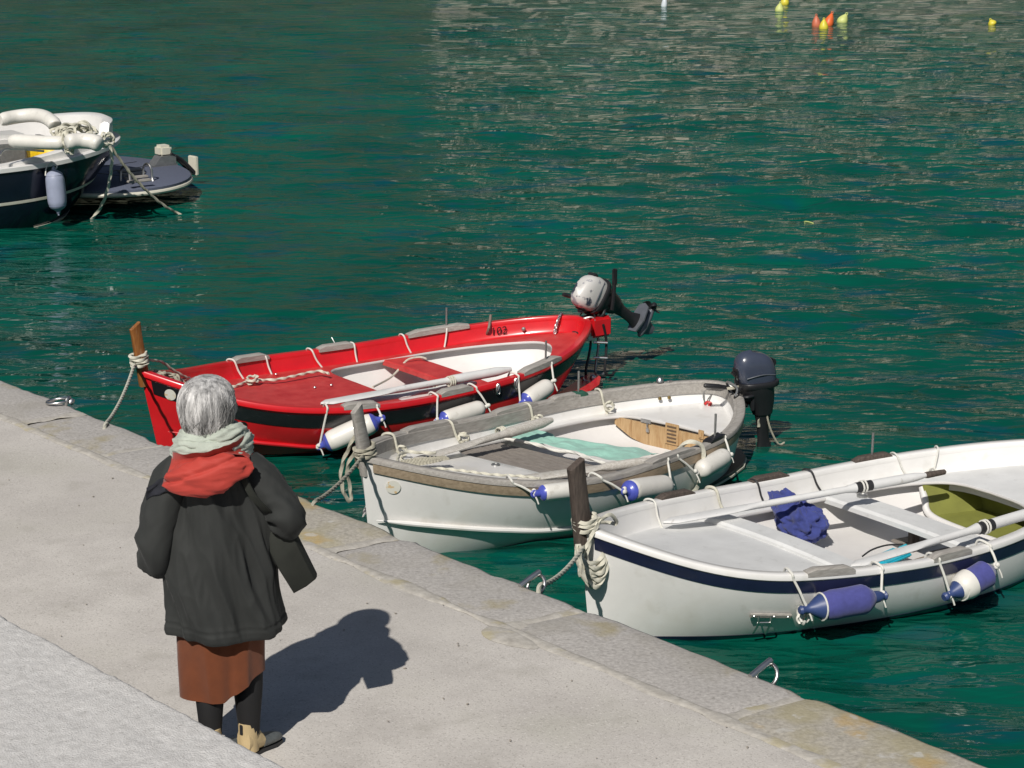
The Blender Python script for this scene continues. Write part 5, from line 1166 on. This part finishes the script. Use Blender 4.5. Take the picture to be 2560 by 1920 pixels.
    # yoke flap over the shoulders, its loose corner at the left
    def flap(u, v):
        a = .16-.36*u; x, y, z = -.045-.235*u, -.155+.05*u-.0, 1.285-.02*v-.085*u**2
        return (x-.01*v, y-.015*v+.05*u*v+.006*nz(u*9, v*9), z-.045*v-.012*nz(u*6, v*3))
    mesh('storm_flap', join(grid(flap, 24, 8), grid(lambda u, v: V3(flap(u, v))+V3((.0, .006, -.004)), 24, 8)), LIN, t)
    def sleeve(P, R, seed):
        P = catmull(P, 14); n = len(P); T, Nn, Bn = frames(P); V = []; K = 40
        rs = np.interp(np.linspace(0, 1, n), np.linspace(0, 1, len(R)), R)
        for i in range(n):
            for k in range(K):
                a = 2*pi*k/K; s = i/n
                el = math.exp(-((s-.52)/.16)**2)
                f = 1+.10*ridge(math.cos(a)*.9+seed, math.sin(a)*.9, s*5+1.2*math.cos(a))+.035*ridge(math.cos(a)*2+seed, math.sin(a)*2, s*15+2*math.sin(a))-.08+el*.13*(1-2*abs(math.sin(s*27+1.3*math.cos(a+seed))))*max(0, .4+math.cos(a+seed))
                V.append(P[i]+Nn[i]*rs[i]*f*math.cos(a)+Bn[i]*rs[i]*f*math.sin(a))
        F = [(i*K+k, i*K+(k+1) % K, (i+1)*K+(k+1) % K, (i+1)*K+k) for i in range(n-1) for k in range(K)]
        return np.array(V), F
    mesh('sleeve', sleeve([(-.14, .02, 1.26), (-.195, .0, 1.19), (-.243, -.03, 1.05), (-.262, -.04, .91), (-.235, .05, .85), (-.19, .15, .90), (-.13, .21, .96)], [.072, .085, .082, .080, .078, .062, .05], 1), JACK, t, angle=180)
    mesh('sleeve', sleeve([(.10, .02, 1.26), (.165, .0, 1.20), (.225, -.02, 1.13), (.275, -.03, 1.055), (.262, .05, 1.0), (.20, .15, .98), (.13, .22, 1.0)], [.070, .082, .078, .074, .074, .060, .05], 5), JACK, t, angle=180)
    # hood lying on the back
    def hood(u, v):
        th, ph = 2*pi*u, pi*v; x, y, z = math.sin(ph)*math.cos(th), math.sin(ph)*math.sin(th), math.cos(ph)
        r = 1+.16*ridge(x*1.0+1, z*1.5+1.1*x, y*1.2)-.07+.04*ridge(x*2.2, z*3.6+1.8*x, y*1.5)-.02-(.16*math.exp(-((z-.42-.30*x)/.13)**2) if y < 0 else 0)
        px_, pz_ = .172*x*r*(1-.30*max(0, -z)**1.5), .100*z*r
        if z < 0: px_ += .03*(-z)
        return (-.03+px_, -.135+.056*y*r-.010*max(0, -z), 1.262+pz_*.78+.22*x*.172-.10*(x*x)*max(0, -z)*.0)
    mesh('hood', grid(hood, 90, 60), HOODM, t, angle=180)
    def crease(u, v): # upper lip of the hood, folded open round the neck
        a = pi*(1.02+.96*u); R = .135; w = (v-.5)*2
        return (-.035+R*1.15*math.cos(a)+.012*w*math.cos(a), .0+R*math.sin(a)*1.05-.035*w*w, 1.315+.045*w*(-1)+.028*math.cos(a)+.012*ridge(u*5, v*2, 1))
    mesh('hood_rim', grid(crease, 40, 14), HOODM, t, angle=180)
    # scarf: gathered turns round the neck
    G = []
    for k, (R, z, r, tl) in enumerate(((.118, 1.318, .030, .10), (.122, 1.342, .030, .16), (.112, 1.364, .028, .05), (.100, 1.385, .026, .2), (.090, 1.402, .022, .1))):
        P = [V3((-.028+R*1.15*math.cos(a), .02+R*math.sin(a), z+R*tl*math.cos(a+.5)+.008*math.sin(3*a+k))) for a in np.linspace(0, 2*pi, 72, endpoint=False)]
        T, Nn, Bn = frames(P, True); V = []; K = 26
        for i in range(72):
            for q in range(K):
                a = 2*pi*q/K; s = i/72*2*pi; f = 1+.28*(ridge(math.cos(s)*2.2+q*.0, math.sin(s)*2.2+k, math.cos(a-s*1.2)*1.6)-.5)+.16*math.sin(a*5+s*3+k)
                V.append(P[i]+(Nn[i]*math.cos(a)+Bn[i]*math.sin(a))*r*f)
        G.append((np.array(V), [(i*K+q, i*K+(q+1) % K, ((i+1) % 72)*K+(q+1) % K, ((i+1) % 72)*K+q) for i in range(72) for q in range(K)]))
    mesh('scarf', join(*G), SCARF, t, angle=180)
    # skirt, tights, shoes
    def sk(u, v):
        th = 2*pi*u; cs, sn = math.cos(th), math.sin(th); hem = .272+.115*max(0, cs-.1)+.0*sn; z = .66+(hem-.66)*v
        a = .182-.012*v+.012*v*v-(.022*v if cs > 0 else 0)*cs; b_ = .130-.004*v; f = .010*ridge(cs*1.7, sn*1.7, z*1.6)+.006*math.sin(th*5+z*6)*v
        # soft dent between the two legs
        f -= .030*v*math.exp(-((cs-.28)/.18)**2)*(1 if sn < 0 else .6)
        return (-.015+(a+f)*cs+.0, .03+(b_+f)*sn, z)
    mesh('skirt', grid(sk, 120, 50), SKRT, t, angle=180)
    for nm in ('l', 'r'):
        P = [V3(js[nm+k][:3]) for k in ('h', 'k', 'a')]; P = [P[0]*.6+P[1]*.4, P[1], P[1]*.45+P[2]*.55+V3((0, -.01, 0)), P[2]+V3((0, 0, -.02))]; P = catmull(P, 8); n = len(P)
        mesh('tights', sweep(P, circ(1, 18), scale=list(np.interp(np.linspace(0, 1, n), [0, .35, .6, .85, 1], [.085, .064, .060, .046, .042]))), TIGHT, t, angle=180)
    def shoe(c, yaw_, parent):
        M = np.array(Matrix.Translation(c)@Matrix.Rotation(yaw_, 4, 'Z')@Matrix.Diagonal((.93, .93, 1, 1)))
        rr = []
        for x, w, h, z0 in ((-.062, .024, .125, .012), (-.055, .040, .135, .012), (-.02, .046, .14, .012), (.02, .044, .125, .012), (.06, .040, .068, .012), (.11, .045, .052, .012), (.15, .040, .044, .012), (.175, .022, .034, .014)):
            rr.append([V3((x, w*math.cos(a)*(1-.12*max(0, math.sin(a))), z0+(h-z0)*(.5+.5*math.sin(a)))) for a in np.linspace(0, 2*pi, 20, endpoint=False)])
        sh_ = loft([[V3((-.018+.050*k*math.cos(a), .046*k*math.sin(a), z)) for a in np.linspace(0, 2*pi, 20, endpoint=False)] for z, k in ((.02, .9), (.07, 1), (.125, 1.0), (.150, .98), (.152, .9), (.10, .85))], cap=False)
        s = mesh('shoe', xf(join(loft(rr), sh_), M), SHOE, parent)
        rr = []
        for x, w, h in ((.045, .043, .074), (.07, .045, .064), (.11, .048, .056), (.15, .043, .048), (.18, .024, .037)):
            rr.append([V3((x, w*math.cos(a), .010+(h-.010)*(.5+.5*math.sin(a)))) for a in np.linspace(0, 2*pi, 20, endpoint=False)])
        mesh('toe_cap', xf(loft(rr), M), SHOED, s)
        mesh('sole', xf(slab([(-.066, -.026), (-.02, -.036), (.05, -.034), (.12, -.046), (.17, -.034), (.185, 0), (.17, .034), (.12, .046), (.05, .034), (-.02, .036), (-.066, .026)], 0, .014), M), RUB, s, smooth=False)
        mesh('pull_tab', xf(box((-.068, 0, .125), (.008, .018, .045), .003), M), RUB, s)
    shoe((.094, .03, 0), .95, t); shoe((-.056, -.04, 0), .95, t)
    # shoulder bag, hanging from the right shoulder under the elbow: a thing of its own
    bo = P0+V3((.3, 0, .7)); bt = empty('shoulder_bag', bo+V3((0, 0, .015)), label='black canvas shoulder bag hanging under the right elbow of the woman', cat='bag')
    pts = [(.19, 1.06), (.255, 1.045), (.30, .965), (.385, .775), (.345, .742), (.292, .712), (.225, .83), (.17, .95)]
    rings = []
    for y, sc in ((-.045, .9), (-.035, .98), (.0, 1), (.035, .98), (.045, .9)):
        c = np.mean(pts, axis=0); rings.append([V3((c[0]+(x-c[0])*sc, y+.02+.25*(x-.25)*0, c[1]+(z-c[1])*sc)) for x, z in pts])
    mesh('bag_body', mv(loft(rings), P0-bo), BAG, bt, angle=40)
    mesh('strap', mv(sweep(catmull([(.235, .02, 1.03), (.20, -.10, 1.10), (.13, -.115, 1.20), (.08, -.02, 1.335), (.10, .10, 1.25), (.22, .08, 1.04)], 6), [(-.018, -.003), (.018, -.003), (.018, .003), (-.018, .003)]), P0-bo), BAG, bt)
    mesh('buckle', mv(box((.222, -.06, 1.06), (.03, .012, .03), .004, .3), P0-bo), STEEL, bt)
build_person()
